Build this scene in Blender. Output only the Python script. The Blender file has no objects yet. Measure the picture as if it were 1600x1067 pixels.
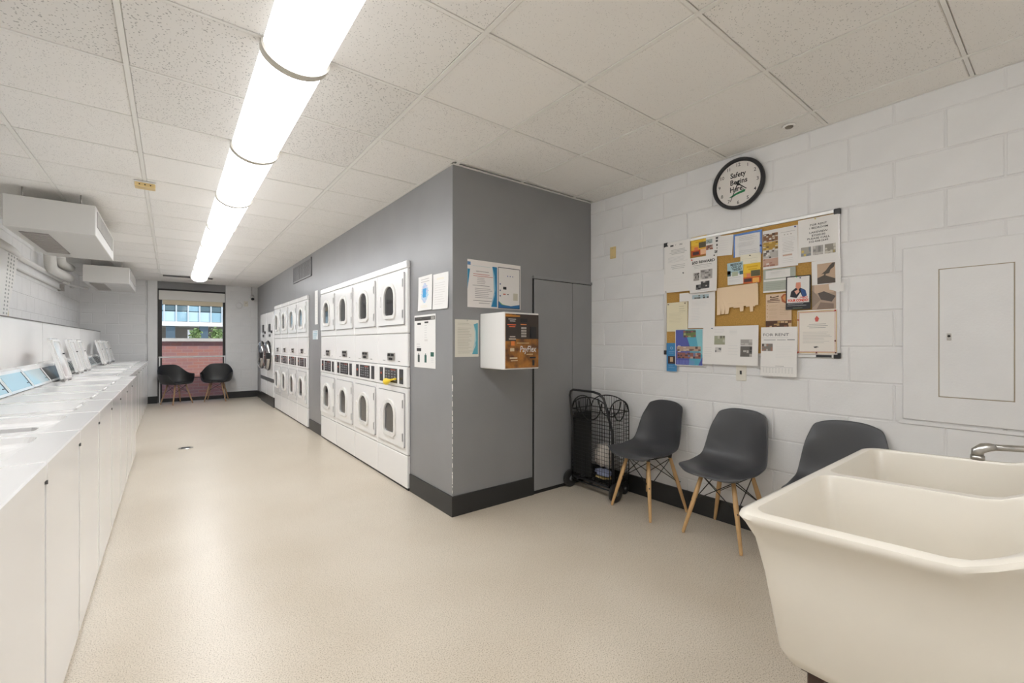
import bpy, bmesh, math, random
from mathutils import Matrix, Vector
random.seed(7)
PI = math.pi
SC = bpy.context.scene
COL = SC.collection

# ------------------------------------------------------------------ camera
CAM_H = 1.278
YAW = math.radians(37.8078)
cam_d = bpy.data.cameras.new('camera')
cam_d.sensor_width = 36.0
cam_d.lens = 687.244 / 1600 * 36.0
cam_d.shift_y = (535.5 - 533.5) / 1600
cam_d.clip_start = 0.02
cam = bpy.data.objects.new('camera', cam_d)
COL.objects.link(cam)
cam.location = (0, 0, CAM_H)
cam.rotation_euler = (PI / 2, 0, -YAW)
SC.camera = cam

# ------------------------------------------------------------------ world, sun, exposure
W = bpy.data.worlds.new('sky')
SC.world = W
W.use_nodes = True
wn = W.node_tree.nodes
wn.clear()
wo = wn.new('ShaderNodeOutputWorld')
wb = wn.new('ShaderNodeBackground')
ws = wn.new('ShaderNodeTexSky')
ws.sky_type = 'NISHITA'
ws.sun_disc = False
ws.sun_elevation = math.radians(62)
ws.sun_rotation = math.radians(200)
wb.inputs['Strength'].default_value = 0.22
W.node_tree.links.new(ws.outputs[0], wb.inputs[0])
W.node_tree.links.new(wb.outputs[0], wo.inputs[0])
sd = bpy.data.lights.new('sun', 'SUN')
sd.energy = 3.6
sd.angle = 0.01
sd.color = (1, 0.95, 0.88)
so = bpy.data.objects.new('sun', sd)
COL.objects.link(so)
so.rotation_euler = (math.radians(28), 0, math.radians(48))
so.location = (3, 6, 9)

LAMP_L = 8.0
SC.view_settings.view_transform = 'Standard'
SC.view_settings.look = 'None'
SC.view_settings.exposure = 0.86
SC.view_settings.gamma = 1.0
SC.view_settings.use_curve_mapping = False
try:
    SC.cycles.use_denoising = True
    SC.cycles.max_bounces = 16
    SC.cycles.diffuse_bounces = 12
    SC.cycles.sample_clamp_indirect = 8
except Exception:
    pass

# ------------------------------------------------------------------ material helpers
MATS = {}


def mat(name, color, rough=0.5, metal=0.0, noise=0.0, nscale=8.0, bump=0.0, bscale=60.0, spec=0.5, coat=0.0):
    if name in MATS:
        return MATS[name]
    m = bpy.data.materials.new(name)
    m.use_nodes = True
    nt = m.node_tree
    b = nt.nodes['Principled BSDF']
    b.inputs['Base Color'].default_value = (*color, 1)
    b.inputs['Roughness'].default_value = rough
    b.inputs['Metallic'].default_value = metal
    b.inputs['Specular IOR Level'].default_value = spec
    b.inputs['Coat Weight'].default_value = coat
    tc = nt.nodes.new('ShaderNodeTexCoord')
    if noise > 0:
        n = nt.nodes.new('ShaderNodeTexNoise')
        n.inputs['Scale'].default_value = nscale
        n.inputs['Detail'].default_value = 5
        r = nt.nodes.new('ShaderNodeValToRGB')
        r.color_ramp.elements[0].position = 0.3
        r.color_ramp.elements[1].position = 0.7
        r.color_ramp.elements[0].color = (*[max(0, c * (1 - noise)) for c in color], 1)
        r.color_ramp.elements[1].color = (*[min(1, c * (1 + noise * 0.6)) for c in color], 1)
        nt.links.new(tc.outputs['Object'], n.inputs['Vector'])
        nt.links.new(n.outputs['Fac'], r.inputs['Fac'])
        nt.links.new(r.outputs['Color'], b.inputs['Base Color'])
    if bump > 0:
        n2 = nt.nodes.new('ShaderNodeTexNoise')
        n2.inputs['Scale'].default_value = bscale
        n2.inputs['Detail'].default_value = 4
        bp = nt.nodes.new('ShaderNodeBump')
        bp.inputs['Strength'].default_value = bump
        bp.inputs['Distance'].default_value = 0.01
        nt.links.new(tc.outputs['Object'], n2.inputs['Vector'])
        nt.links.new(n2.outputs['Fac'], bp.inputs['Height'])
        nt.links.new(bp.outputs['Normal'], b.inputs['Normal'])
    MATS[name] = m
    return m


def flat(color, rough=0.7):
    return mat('print_%d_%d_%d' % tuple(int(c * 255) for c in color), color, rough)


def emit(name, color, strength):
    m = bpy.data.materials.new(name)
    m.use_nodes = True
    b = m.node_tree.nodes['Principled BSDF']
    b.inputs['Base Color'].default_value = (0.9, 0.9, 0.9, 1)
    b.inputs['Emission Color'].default_value = (*color, 1)
    b.inputs['Emission Strength'].default_value = strength
    return m


def glass_mat(name, tint=(0.9, 0.95, 0.95), fac=0.12):
    m = bpy.data.materials.new(name)
    m.use_nodes = True
    nt = m.node_tree
    nt.nodes.clear()
    o = nt.nodes.new('ShaderNodeOutputMaterial')
    t = nt.nodes.new('ShaderNodeBsdfTransparent')
    t.inputs[0].default_value = (*tint, 1)
    g = nt.nodes.new('ShaderNodeBsdfGlossy')
    g.inputs['Roughness'].default_value = 0.02
    x = nt.nodes.new('ShaderNodeMixShader')
    x.inputs[0].default_value = fac
    nt.links.new(t.outputs[0], x.inputs[1])
    nt.links.new(g.outputs[0], x.inputs[2])
    nt.links.new(x.outputs[0], o.inputs[0])
    return m


def tile_mat(name, base, dots=90.0, thr=0.16, dark=0.55):
    m = bpy.data.materials.new(name)
    m.use_nodes = True
    nt = m.node_tree
    b = nt.nodes['Principled BSDF']
    b.inputs['Roughness'].default_value = 0.9
    b.inputs['Specular IOR Level'].default_value = 0.1
    tc = nt.nodes.new('ShaderNodeTexCoord')
    mp = nt.nodes.new('ShaderNodeMapping')
    info = nt.nodes.new('ShaderNodeObjectInfo')
    add = nt.nodes.new('ShaderNodeVectorMath')
    add.operation = 'ADD'
    nt.links.new(tc.outputs['Object'], add.inputs[0])
    nt.links.new(info.outputs['Location'], add.inputs[1])
    v = nt.nodes.new('ShaderNodeTexVoronoi')
    v.inputs['Scale'].default_value = dots
    nt.links.new(add.outputs[0], mp.inputs['Vector'])
    nt.links.new(mp.outputs[0], v.inputs['Vector'])
    n = nt.nodes.new('ShaderNodeTexNoise')
    n.inputs['Scale'].default_value = 45
    nt.links.new(mp.outputs[0], n.inputs['Vector'])
    mul = nt.nodes.new('ShaderNodeMath')
    mul.operation = 'MULTIPLY'
    mul.inputs[1].default_value = thr * 2.2
    nt.links.new(n.outputs['Fac'], mul.inputs[0])
    lt = nt.nodes.new('ShaderNodeMath')
    lt.operation = 'LESS_THAN'
    nt.links.new(v.outputs['Distance'], lt.inputs[0])
    nt.links.new(mul.outputs[0], lt.inputs[1])
    mx = nt.nodes.new('ShaderNodeMix')
    mx.data_type = 'RGBA'
    mx.inputs['A'].default_value = (*base, 1)
    mx.inputs['B'].default_value = (*[c * dark for c in base], 1)
    nt.links.new(lt.outputs[0], mx.inputs['Factor'])
    nt.links.new(mx.outputs['Result'], b.inputs['Base Color'])
    bp = nt.nodes.new('ShaderNodeBump')
    bp.inputs['Strength'].default_value = 0.25
    bp.inputs['Distance'].default_value = 0.003
    inv = nt.nodes.new('ShaderNodeMath')
    inv.operation = 'SUBTRACT'
    inv.inputs[0].default_value = 1
    nt.links.new(lt.outputs[0], inv.inputs[1])
    nt.links.new(inv.outputs[0], bp.inputs['Height'])
    nt.links.new(bp.outputs['Normal'], b.inputs['Normal'])
    return m


def floor_mat():
    m = bpy.data.materials.new('terrazzo')
    m.use_nodes = True
    nt = m.node_tree
    b = nt.nodes['Principled BSDF']
    b.inputs['Specular IOR Level'].default_value = 0.5
    tc = nt.nodes.new('ShaderNodeTexCoord')
    n = nt.nodes.new('ShaderNodeTexNoise')
    n.inputs['Scale'].default_value = 210
    n.inputs['Detail'].default_value = 3
    nt.links.new(tc.outputs['Object'], n.inputs['Vector'])
    r = nt.nodes.new('ShaderNodeValToRGB')
    e = r.color_ramp.elements
    e[0].position = 0.33
    e[0].color = (0.30, 0.245, 0.17, 1)
    e[1].position = 0.46
    e[1].color = (0.63, 0.56, 0.46, 1)
    k = e.new(0.66)
    k.color = (0.70, 0.63, 0.53, 1)
    nt.links.new(n.outputs['Fac'], r.inputs['Fac'])
    n2 = nt.nodes.new('ShaderNodeTexNoise')
    n2.inputs['Scale'].default_value = 1.3
    n2.inputs['Detail'].default_value = 6
    nt.links.new(tc.outputs['Object'], n2.inputs['Vector'])
    r2 = nt.nodes.new('ShaderNodeValToRGB')
    r2.color_ramp.elements[0].position = 0.3
    r2.color_ramp.elements[0].color = (0.90, 0.88, 0.85, 1)
    r2.color_ramp.elements[1].position = 0.62
    r2.color_ramp.elements[1].color = (1, 1, 1, 1)
    nt.links.new(n2.outputs['Fac'], r2.inputs['Fac'])
    mx = nt.nodes.new('ShaderNodeMix')
    mx.data_type = 'RGBA'
    mx.blend_type = 'MULTIPLY'
    mx.inputs['Factor'].default_value = 1
    nt.links.new(r.outputs['Color'], mx.inputs['A'])
    nt.links.new(r2.outputs['Color'], mx.inputs['B'])
    nt.links.new(mx.outputs['Result'], b.inputs['Base Color'])
    mr = nt.nodes.new('ShaderNodeMapRange')
    mr.inputs['To Min'].default_value = 0.24
    mr.inputs['To Max'].default_value = 0.44
    nt.links.new(n2.outputs['Fac'], mr.inputs['Value'])
    nt.links.new(mr.outputs[0], b.inputs['Roughness'])
    return m


def brick_mat():
    m = bpy.data.materials.new('red_brick')
    m.use_nodes = True
    nt = m.node_tree
    b = nt.nodes['Principled BSDF']
    b.inputs['Roughness'].default_value = 0.85
    tc = nt.nodes.new('ShaderNodeTexCoord')
    mp = nt.nodes.new('ShaderNodeMapping')
    mp.inputs['Rotation'].default_value = (PI / 2, 0, 0)
    br = nt.nodes.new('ShaderNodeTexBrick')
    br.inputs['Scale'].default_value = 1
    br.inputs['Brick Width'].default_value = 0.21
    br.inputs['Row Height'].default_value = 0.075
    br.inputs['Mortar Size'].default_value = 0.006
    br.inputs['Color1'].default_value = (0.42, 0.19, 0.15, 1)
    br.inputs['Color2'].default_value = (0.34, 0.18, 0.18, 1)
    br.inputs['Mortar'].default_value = (0.40, 0.27, 0.25, 1)
    nt.links.new(tc.outputs['Object'], mp.inputs['Vector'])
    nt.links.new(mp.outputs[0], br.inputs['Vector'])
    nt.links.new(br.outputs['Color'], b.inputs['Base Color'])
    return m


M = dict(
    block=mat('painted_block', (0.77, 0.77, 0.77), 0.55, noise=0.03, nscale=5, bump=0.12, bscale=90),
    mortar=mat('painted_mortar', (0.77, 0.77, 0.77), 0.7),
    grey=mat('grey_paint', (0.255, 0.255, 0.26), 0.36, noise=0.05, nscale=3, bump=0.05, bscale=120),
    greydoor=mat('grey_door_paint', (0.27, 0.272, 0.278), 0.42, noise=0.04, nscale=4),
    black_rubber=mat('black_rubber', (0.022, 0.022, 0.022), 0.4),
    white_board=mat('white_laminate', (0.84, 0.83, 0.815), 0.3, noise=0.03, nscale=2),
    enamel=mat('white_enamel', (0.86, 0.855, 0.85), 0.16, coat=0.3),
    enamel2=mat('white_enamel_dryer', (0.85, 0.845, 0.84), 0.22),
    plastic_white=mat('white_plastic', (0.78, 0.77, 0.75), 0.35),
    tgrid=mat('ceiling_grid', (0.84, 0.83, 0.80), 0.5),
    pan=mat('fixture_white', (0.75, 0.75, 0.73), 0.4),
    band=mat('fixture_band', (0.62, 0.59, 0.53), 0.4),
    dark=mat('dark_void', (0.015, 0.015, 0.015), 0.6),
    black=mat('black_plastic', (0.02, 0.02, 0.022), 0.35),
    seat=mat('charcoal_polypropylene', (0.062, 0.063, 0.068), 0.36, bump=0.03, bscale=300),
    seat_dk=mat('dark_polypropylene', (0.030, 0.030, 0.030), 0.42),
    wood=mat('beech_wood', (0.62, 0.39, 0.18), 0.45, noise=0.15, nscale=14),
    wood_dk=mat('darker_brown_wood', (0.42, 0.26, 0.14), 0.45, noise=0.15, nscale=14),  # darker brown wood for armchair legs and shrub stems
    wire=mat('black_wire', (0.015, 0.015, 0.015), 0.4, metal=0.3),
    sink=mat('cream_composite', (0.745, 0.70, 0.615), 0.28, noise=0.04, nscale=3, coat=0.25),
    steel=mat('worn_chrome', (0.50, 0.48, 0.45), 0.28, metal=1.0, noise=0.2, nscale=30),
    chrome=mat('chrome', (0.62, 0.62, 0.62), 0.12, metal=1.0),
    alu=mat('aluminium_frame', (0.72, 0.71, 0.69), 0.35, metal=0.6),
    cork=mat('cork', (0.50, 0.29, 0.075), 0.9, noise=0.18, nscale=120),
    bronze=mat('bronze_frame', (0.025, 0.020, 0.018), 0.4),
    paper=mat('paper', (0.80, 0.79, 0.77), 0.8),
    brown=mat('brown_steel', (0.06, 0.03, 0.02), 0.5),
    acgrey=mat('unit_grey', (0.62, 0.61, 0.59), 0.45),
    yellow=mat('yellow_plastic', (0.85, 0.62, 0.02), 0.35),
    concrete=mat('pale_concrete', (0.60, 0.58, 0.54), 0.8, noise=0.08, nscale=3),
)

# ------------------------------------------------------------------ mesh helpers


def to_mesh(bm, name, material, smooth=False):
    me = bpy.data.meshes.new(name)
    bmesh.ops.recalc_face_normals(bm, faces=bm.faces[:])
    bm.to_mesh(me)
    bm.free()
    if material is not None:
        me.materials.append(material)
    if smooth:
        for p in me.polygons:
            p.use_smooth = True
    return me


def link(name, me, parent=None):
    o = bpy.data.objects.new(name, me)
    COL.objects.link(o)
    if parent is not None:
        o.parent = parent
        base = parent
        off = Vector((0, 0, 0))
        while base is not None:
            if base.get('_abs'):
                off = Vector(base['_abs'])
                break
            base = base.parent
        if base is parent and off.length > 0:
            o.matrix_parent_inverse = Matrix.Translation(-off)
    return o


def tag(o, label, cat, group=None, kind=None):
    if label:
        o['label'] = label
    if cat:
        o['category'] = cat
    if group:
        o['group'] = group
    if kind:
        o['kind'] = kind
    return o


def thing(name, label, cat, loc=(0, 0, 0), group=None, world=True):
    """Empty at the base of a thing. world=True: children are modelled in world coordinates."""
    o = bpy.data.objects.new(name, None)
    o.empty_display_size = 0.05
    COL.objects.link(o)
    o.location = loc
    if world:
        o['_abs'] = tuple(loc)
    return tag(o, label, cat, group)


def bbox(bm, x0, x1, y0, y1, z0, z1, bevel=0.0, seg=1):
    r = bmesh.ops.create_cube(bm, size=1)
    vs = r['verts']
    for v in vs:
        v.co = Vector((x0 + (v.co.x + .5) * (x1 - x0), y0 + (v.co.y + .5) * (y1 - y0), z0 + (v.co.z + .5) * (z1 - z0)))
    if bevel > 0:
        es = list({e for v in vs for e in v.link_edges})
        bmesh.ops.bevel(bm, geom=es, offset=bevel, segments=seg, affect='EDGES', profile=0.5)
    return vs


def box(name, x0, x1, y0, y1, z0, z1, m, parent=None, bevel=0.0, seg=1):
    bm = bmesh.new()
    bbox(bm, x0, x1, y0, y1, z0, z1, bevel, seg)
    return link(name, to_mesh(bm, name, m), parent)


def boxes(name, lst, m, parent=None, bevel=0.0):
    bm = bmesh.new()
    for b in lst:
        bbox(bm, *b, bevel=bevel)
    return link(name, to_mesh(bm, name, m), parent)


def ring_pts(c, n, u, v, r, ru=None):
    ru = ru or r
    return [c + u * (math.cos(2 * PI * i / n) * r) + v * (math.sin(2 * PI * i / n) * ru) for i in range(n)]


def tube_bm(bm, pts, radii, n=10, cap=True, closed=False):
    pts = [Vector(p) for p in pts]
    if not isinstance(radii, (list, tuple)):
        radii = [radii] * len(pts)
    rings = []
    prev_u = None
    L = len(pts)
    for i, p in enumerate(pts):
        if closed:
            t = pts[(i + 1) % L] - pts[i - 1]
        elif i == 0:
            t = pts[1] - pts[0]
        elif i == L - 1:
            t = pts[-1] - pts[-2]
        else:
            t = (pts[i + 1] - pts[i]).normalized() + (pts[i] - pts[i - 1]).normalized()
        t.normalize()
        if prev_u is None:
            a = Vector((0, 0, 1)) if abs(t.z) < 0.9 else Vector((1, 0, 0))
            u = t.cross(a).normalized()
        else:
            u = (prev_u - t * prev_u.dot(t)).normalized()
        prev_u = u
        v = t.cross(u)
        rings.append([bm.verts.new(q) for q in ring_pts(p, n, u, v, radii[i])])
    rng = range(L) if closed else range(L - 1)
    for i in rng:
        a, b = rings[i], rings[(i + 1) % L]
        for j in range(n):
            bm.faces.new((a[j], a[(j + 1) % n], b[(j + 1) % n], b[j]))
    if cap and not closed:
        bm.faces.new(rings[0][::-1])
        bm.faces.new(rings[-1])


def tube(name, pts, radii, m, parent=None, n=10, closed=False):
    bm = bmesh.new()
    tube_bm(bm, pts, radii, n, True, closed)
    return link(name, to_mesh(bm, name, m, True), parent)


def arc(c, r, a0, a1, n, u, v):
    return [Vector(c) + Vector(u) * (r * math.cos(a0 + (a1 - a0) * i / n)) + Vector(v) * (r * math.sin(a0 + (a1 - a0) * i / n)) for i in range(n + 1)]


def prism_bm(bm, poly, ext):
    """poly: list of points; ext: extrusion vector."""
    ext = Vector(ext)
    a = [bm.verts.new(Vector(p)) for p in poly]
    b = [bm.verts.new(Vector(p) + ext) for p in poly]
    n = len(poly)
    bm.faces.new(a)
    bm.faces.new(b[::-1])
    for i in range(n):
        bm.faces.new((a[i], b[i], b[(i + 1) % n], a[(i + 1) % n]))


def prism(name, poly, ext, m, parent=None, smooth=False):
    bm = bmesh.new()
    prism_bm(bm, poly, ext)
    return link(name, to_mesh(bm, name, m, smooth), parent)


def rrect(w, h, r, n=5, top_r=None, sub=0):
    """rounded rectangle outline centred on the origin in 2D."""
    tr = top_r if top_r is not None else r
    out = []
    for cx, cy, rr, a in ((w / 2, h / 2, tr, 0), (-w / 2, h / 2, tr, PI / 2), (-w / 2, -h / 2, r, PI), (w / 2, -h / 2, r, 1.5 * PI)):
        sx = 1 if cx > 0 else -1
        sy = 1 if cy > 0 else -1
        for i in range(n + 1):
            t = a + PI / 2 * i / n
            out.append((cx - sx * rr + rr * math.cos(t), cy - sy * rr + rr * math.sin(t)))
    if sub:
        res = []
        for i, p in enumerate(out):
            q = out[(i + 1) % len(out)]
            res.append(p)
            if i % (n + 1) == n:
                res += [(p[0] + (q[0] - p[0]) * k / sub, p[1] + (q[1] - p[1]) * k / sub) for k in range(1, sub)]
        return res
    return out


def frame_prism(bm, outer, inner, to3, d0, d1):
    """ring between two outlines with equal counts, from depth d0 to d1."""
    n = len(outer)
    A = [bm.verts.new(to3(x, y, d0)) for x, y in outer]
    B = [bm.verts.new(to3(x, y, d1)) for x, y in outer]
    C = [bm.verts.new(to3(x, y, d1)) for x, y in inner]
    D = [bm.verts.new(to3(x, y, d0)) for x, y in inner]
    for i in range(n):
        j = (i + 1) % n
        bm.faces.new((A[i], A[j], B[j], B[i]))
        bm.faces.new((B[i], B[j], C[j], C[i]))
        bm.faces.new((C[i], C[j], D[j], D[i]))
        bm.faces.new((D[i], D[j], A[j], A[i]))


_TXT = {}


def text_geo(s, bold=0.0):
    """unit-size text -> (verts2d, faces, width)."""
    key = (s, bold)
    if key in _TXT:
        return _TXT[key]
    cu = bpy.data.curves.new('lettering', 'FONT')
    cu.body = s
    cu.size = 1.0
    cu.offset = bold
    cu.resolution_u = 2
    cu.align_x = 'CENTER'
    cu.align_y = 'CENTER'
    o = bpy.data.objects.new('lettering', cu)
    COL.objects.link(o)
    dg = bpy.context.evaluated_depsgraph_get()
    me = bpy.data.meshes.new_from_object(o.evaluated_get(dg))
    vs = [(v.co.x, v.co.y) for v in me.vertices]
    fs = [tuple(p.vertices) for p in me.polygons]
    bpy.data.objects.remove(o)
    bpy.data.meshes.remove(me)
    bpy.data.curves.remove(cu)
    w = max([v[0] for v in vs] or [1]) - min([v[0] for v in vs] or [0])
    _TXT[key] = (vs, fs, w)
    return _TXT[key]


class Sheet:
    """Flat printed sheet: local u right, v up, n out of the wall."""

    def __init__(self, name, label, cat, o, u, n, w, h, color=(0.80, 0.79, 0.77), off=0.002, rot=0.0, curl=0.0, group=None, outline=None, thick=0.0008, rough=0.7):
        self.u, self.n, self.v = Vector(u), Vector(n), Vector((0, 0, 1))
        self.w, self.h, self.curl, self.off, self.rot = w, h, curl, off, rot
        self.c = Vector(o)                       # top-left corner on the wall
        base = self.P(w / 2, h, 0)
        self.t = thing(name, label, cat, tuple(base), group)
        self.V, self.F, self.MI, self.mats = [], [], [], []
        bm = bmesh.new()
        if outline:
            pts = outline
            a = [bm.verts.new(self.P(x, y, 0)) for x, y in pts]
            b = [bm.verts.new(self.P(x, y, thick)) for x, y in pts]
            bm.faces.new(b)
            bm.faces.new(a[::-1])
            for i in range(len(pts)):
                j = (i + 1) % len(pts)
                bm.faces.new((a[i], a[j], b[j], b[i]))
        else:
            N = 6 if curl else 1
            for k, d in ((0, 0), (1, thick)):
                pass
            g = [[[bm.verts.new(self.P(w * i, h * j / N, d)) for d in (0, thick)] for j in range(N + 1)] for i in (0, 1)]
            for j in range(N):
                for d in (0, 1):
                    bm.faces.new((g[0][j][d], g[1][j][d], g[1][j + 1][d], g[0][j + 1][d]))
                for i in (0, 1):
                    bm.faces.new((g[i][j][0], g[i][j][1], g[i][j + 1][1], g[i][j + 1][0]))
            for j in (0, N):
                bm.faces.new((g[0][j][0], g[0][j][1], g[1][j][1], g[1][j][0]))
        link('paper', to_mesh(bm, 'paper', mat('paper_%d_%d_%d' % tuple(int(c * 255) for c in color), color, rough)), self.t)
        self.thick = thick

    def P(self, x, y, d):
        """x from left, y down from top."""
        cx, cy = x - self.w / 2, y - self.h / 2
        c, s = math.cos(self.rot), math.sin(self.rot)
        X = cx * c + cy * s + self.w / 2
        Y = -cx * s + cy * c + self.h / 2
        return self.c + self.u * X - self.v * Y + self.n * (self.off + d + self.curl * (max(0, y) / self.h) ** 2)

    def _mi(self, color):
        m = flat(color)
        if m not in self.mats:
            self.mats.append(m)
        return self.mats.index(m)

    def rect(self, x0, y0, x1, y1, color, lift=0.0006):
        """fractions of the sheet, y down."""
        W_, H_ = self.w, self.h
        ys = [y0] + [k / 6 for k in range(1, 6) if self.curl and y0 < k / 6 < y1] + [y1]
        for ya, yb in zip(ys[:-1], ys[1:]):
            i = len(self.V)
            for x, y in ((x0, ya), (x1, ya), (x1, yb), (x0, yb)):
                self.V.append(self.P(x * W_, y * H_, self.thick + lift))
            self.F.append((i, i + 1, i + 2, i + 3))
            self.MI.append(self._mi(color))
        return self

    def poly(self, pts, color, lift=0.0008):
        i = len(self.V)
        for x, y in pts:
            self.V.append(self.P(x * self.w, y * self.h, self.thick + lift))
        self.F.append(tuple(range(i, i + len(pts))))
        self.MI.append(self._mi(color))
        return self

    def text(self, s, x, y, height, color=(0.02, 0.02, 0.02), width=None, bold=0.0, lift=0.001):
        vs, fs, w = text_geo(s, bold)
        k = height * self.h / 0.72
        kx = (width * self.w / w) if width else k
        i = len(self.V)
        for a, b in vs:
            self.V.append(self.P(x * self.w + a * kx, y * self.h - b * k, self.thick + lift))
        mi = self._mi(color)
        for f in fs:
            self.F.append(tuple(i + q for q in f))
            self.MI.append(mi)
        return self

    def lines(self, x0, x1, y0, y1, n, color=(0.35, 0.35, 0.35), th=0.35, ragged=0.25, center=False):
        for k in range(n):
            y = y0 + (y1 - y0) * k / max(1, n - 1 if n > 1 else 1)
            hh = (y1 - y0) / max(1, n) * th if n > 1 else 0.008
            sh = (x1 - x0) * random.random() * ragged
            a, b = (x0 + sh / 2, x1 - sh / 2) if center else (x0, x1 - sh)
            self.rect(a, y, b, y + hh, color)
        return self

    def photo(self, x0, y0, x1, y1, cols, nx=4, ny=3):
        """a small printed picture: patches of colour."""
        self.rect(x0, y0, x1, y1, cols[0], 0.0014)
        for i in range(nx):
            for j in range(ny):
                if random.random() < 0.75:
                    a = x0 + (x1 - x0) * (i + random.random() * .3) / nx
                    b = min(x1, a + (x1 - x0) / nx * (0.6 + .5 * random.random()))
                    c = y0 + (y1 - y0) * (j + random.random() * .3) / ny
                    d = min(y1, c + (y1 - y0) / ny * (0.5 + .6 * random.random()))
                    self.rect(a, c, b, d, random.choice(cols), 0.0018)
        return self

    def pin(self, x, y, color=(0.03, 0.03, 0.03), r=0.005):
        bm = bmesh.new()
        p = self.P(x * self.w, y * self.h, self.thick)
        tube_bm(bm, [p, p + self.n * 0.004, p + self.n * 0.006, p + self.n * 0.011], [r * .5, r * .5, r, r * .85], 8)
        link('pushpin', to_mesh(bm, 'pushpin', flat(color, 0.3), True), self.t)
        return self

    def done(self):
        if self.V:
            me = bpy.data.meshes.new('printing')
            me.from_pydata([tuple(v) for v in self.V], [], self.F)
            for m in self.mats:
                me.materials.append(m)
            for p, i in zip(me.polygons, self.MI):
                p.material_index = i
            link('printing', me, self.t)['kind'] = 'stuff'
        return self.t


def copy_tree(o, parent=None):
    c = o.copy()
    COL.objects.link(c)
    if parent is not None:
        c.parent = parent
    for ch in list(o.children):
        copy_tree(ch, c)
    return c


ORD = ['first', 'second', 'third', 'fourth', 'fifth', 'sixth', 'seventh', 'eighth', 'ninth', 'tenth']

# ================================================================== the room
XL, XR, XC = -1.414, 3.131, 1.637      # left wall, right wall, dryer wall
YB, YC, YE = -2.85, 2.822, 12.0        # wall behind the camera, grey front face, end wall
ZC = 2.588
S = 'structure'

floor_o = box('floor', XL - .2, XR + .2, YB - .2, YE + .25, -0.12, 0, floor_mat())
tag(floor_o, 'speckled beige terrazzo floor of the laundry room', 'floor', kind=S)


def block_wall(wall, to3, length, z0, zmax, z_off, joint, skip=None):
    """Painted concrete blocks as single pieces; to3(s, z, d): s along the wall, d out of the wall."""
    CH, BL, G = 0.2032, 0.4064, 0.007
    cache = {}
    k = int(math.floor((z0 - z_off) / CH))
    while z_off + k * CH < zmax - 0.004:
        za, zb = max(z0, z_off + k * CH), min(zmax, z_off + (k + 1) * CH)
        s0 = joint + (0.2032 if k % 2 else 0.0)
        n0 = int(math.floor((0 - s0) / BL))
        n = n0
        while s0 + n * BL < length - 0.002:
            a, b = max(0, s0 + n * BL), min(length, s0 + (n + 1) * BL)
            n += 1
            if b - a < 0.02 or zb - za < 0.02:
                continue
            if skip and skip((a + b) / 2, (za + zb) / 2):
                continue
            key = (round(b - a, 3), round(zb - za, 3))
            if key not in cache:
                bm = bmesh.new()
                w, h = b - a - G, zb - za - G
                p0, pu, pd = to3(0, 0, 0), to3(1, 0, 0) - to3(0, 0, 0), to3(0, 0, 1) - to3(0, 0, 0)
                uz = Vector((0, 0, 1))
                q = 0.004
                co = []
                for (dd, i) in ((0, 0), (0.003, 0), (0.0055, q)):
                    for (x, y) in ((-w / 2 + i, -h / 2 + i), (w / 2 - i, -h / 2 + i), (w / 2 - i, h / 2 - i), (-w / 2 + i, h / 2 - i)):
                        co.append(bm.verts.new(pu * x + uz * y + pd * dd))
                bm.faces.new(co[8:12])
                for l in (0, 4):
                    for i in range(4):
                        j = (i + 1) % 4
                        bm.faces.new((co[l + i], co[l + j], co[l + 4 + j], co[l + 4 + i]))
                cache[key] = to_mesh(bm, 'block', M['block'])
            o = bpy.data.objects.new('block', cache[key])
            COL.objects.link(o)
            o.parent = wall
            o.location = to3((a + b) / 2, (za + zb) / 2, 0.0)
        k += 1


wr = box('wall_right', XR, XR + .15, YB - .15, YC + 0.1, 0, ZC + .1, M['mortar'])
tag(wr, 'white painted concrete block wall with the clock and cork board', 'wall', kind=S)
block_wall(wr, lambda s, z, d: Vector((XR - d, YC - s, z)), YC + 1.0, 0, ZC, 0.035, YC - 0.62 - 0.4064 * 6)

wl = box('wall_left', XL - .15, XL, YB - .15, YE + .15, 0, ZC + .1, M['mortar'])
tag(wl, 'white painted block wall above the washers', 'wall', kind=S)
block_wall(wl, lambda s, z, d: Vector((XL + d, -.2672 + s, z)), YE + .2672, 1.43, ZC, 0.035, 0.1)

wbk = box('wall_back', XL, XR, YB - .15, YB, 0, ZC + .1, M['block'])
tag(wbk, 'white painted wall behind the viewpoint', 'wall', kind=S)

# end wall with the tall window opening
OX0, OX1, OZ1 = -0.223, 0.995, 2.44
bm = bmesh.new()
bbox(bm, XL, OX0, YE, YE + .2, 0, ZC + .1)
bbox(bm, OX1, XC + .1, YE, YE + .2, 0, ZC + .1)
we = link('wall_end', to_mesh(bm, 'wall_end', M['mortar']))
tag(we, 'far white block wall around the tall window', 'wall', kind=S)
block_wall(we, lambda s, z, d: Vector((XL + s, YE - d, z)), OX0 - XL, 0, ZC, 0.035, 0.18)
block_wall(we, lambda s, z, d: Vector((OX1 + s, YE - d, z)), XC - OX1, 0, ZC, 0.035, 0.30)
box('lintel', OX0, OX1, YE, YE + .2, OZ1, ZC + .1, M['grey'], we)
box('pilaster', -0.385, OX0, YE - .05, YE, 0, ZC, M['block'], we, 0.004)

# grey volume that holds the dryers
bm = bmesh.new()
bbox(bm, XC, XR, YC, YE + .15, 0, ZC + .1)
wg = link('wall_grey', to_mesh(bm, 'wall_grey', M['grey']))
tag(wg, 'grey painted partition wall that the dryers are set into', 'wall', kind=S)
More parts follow.
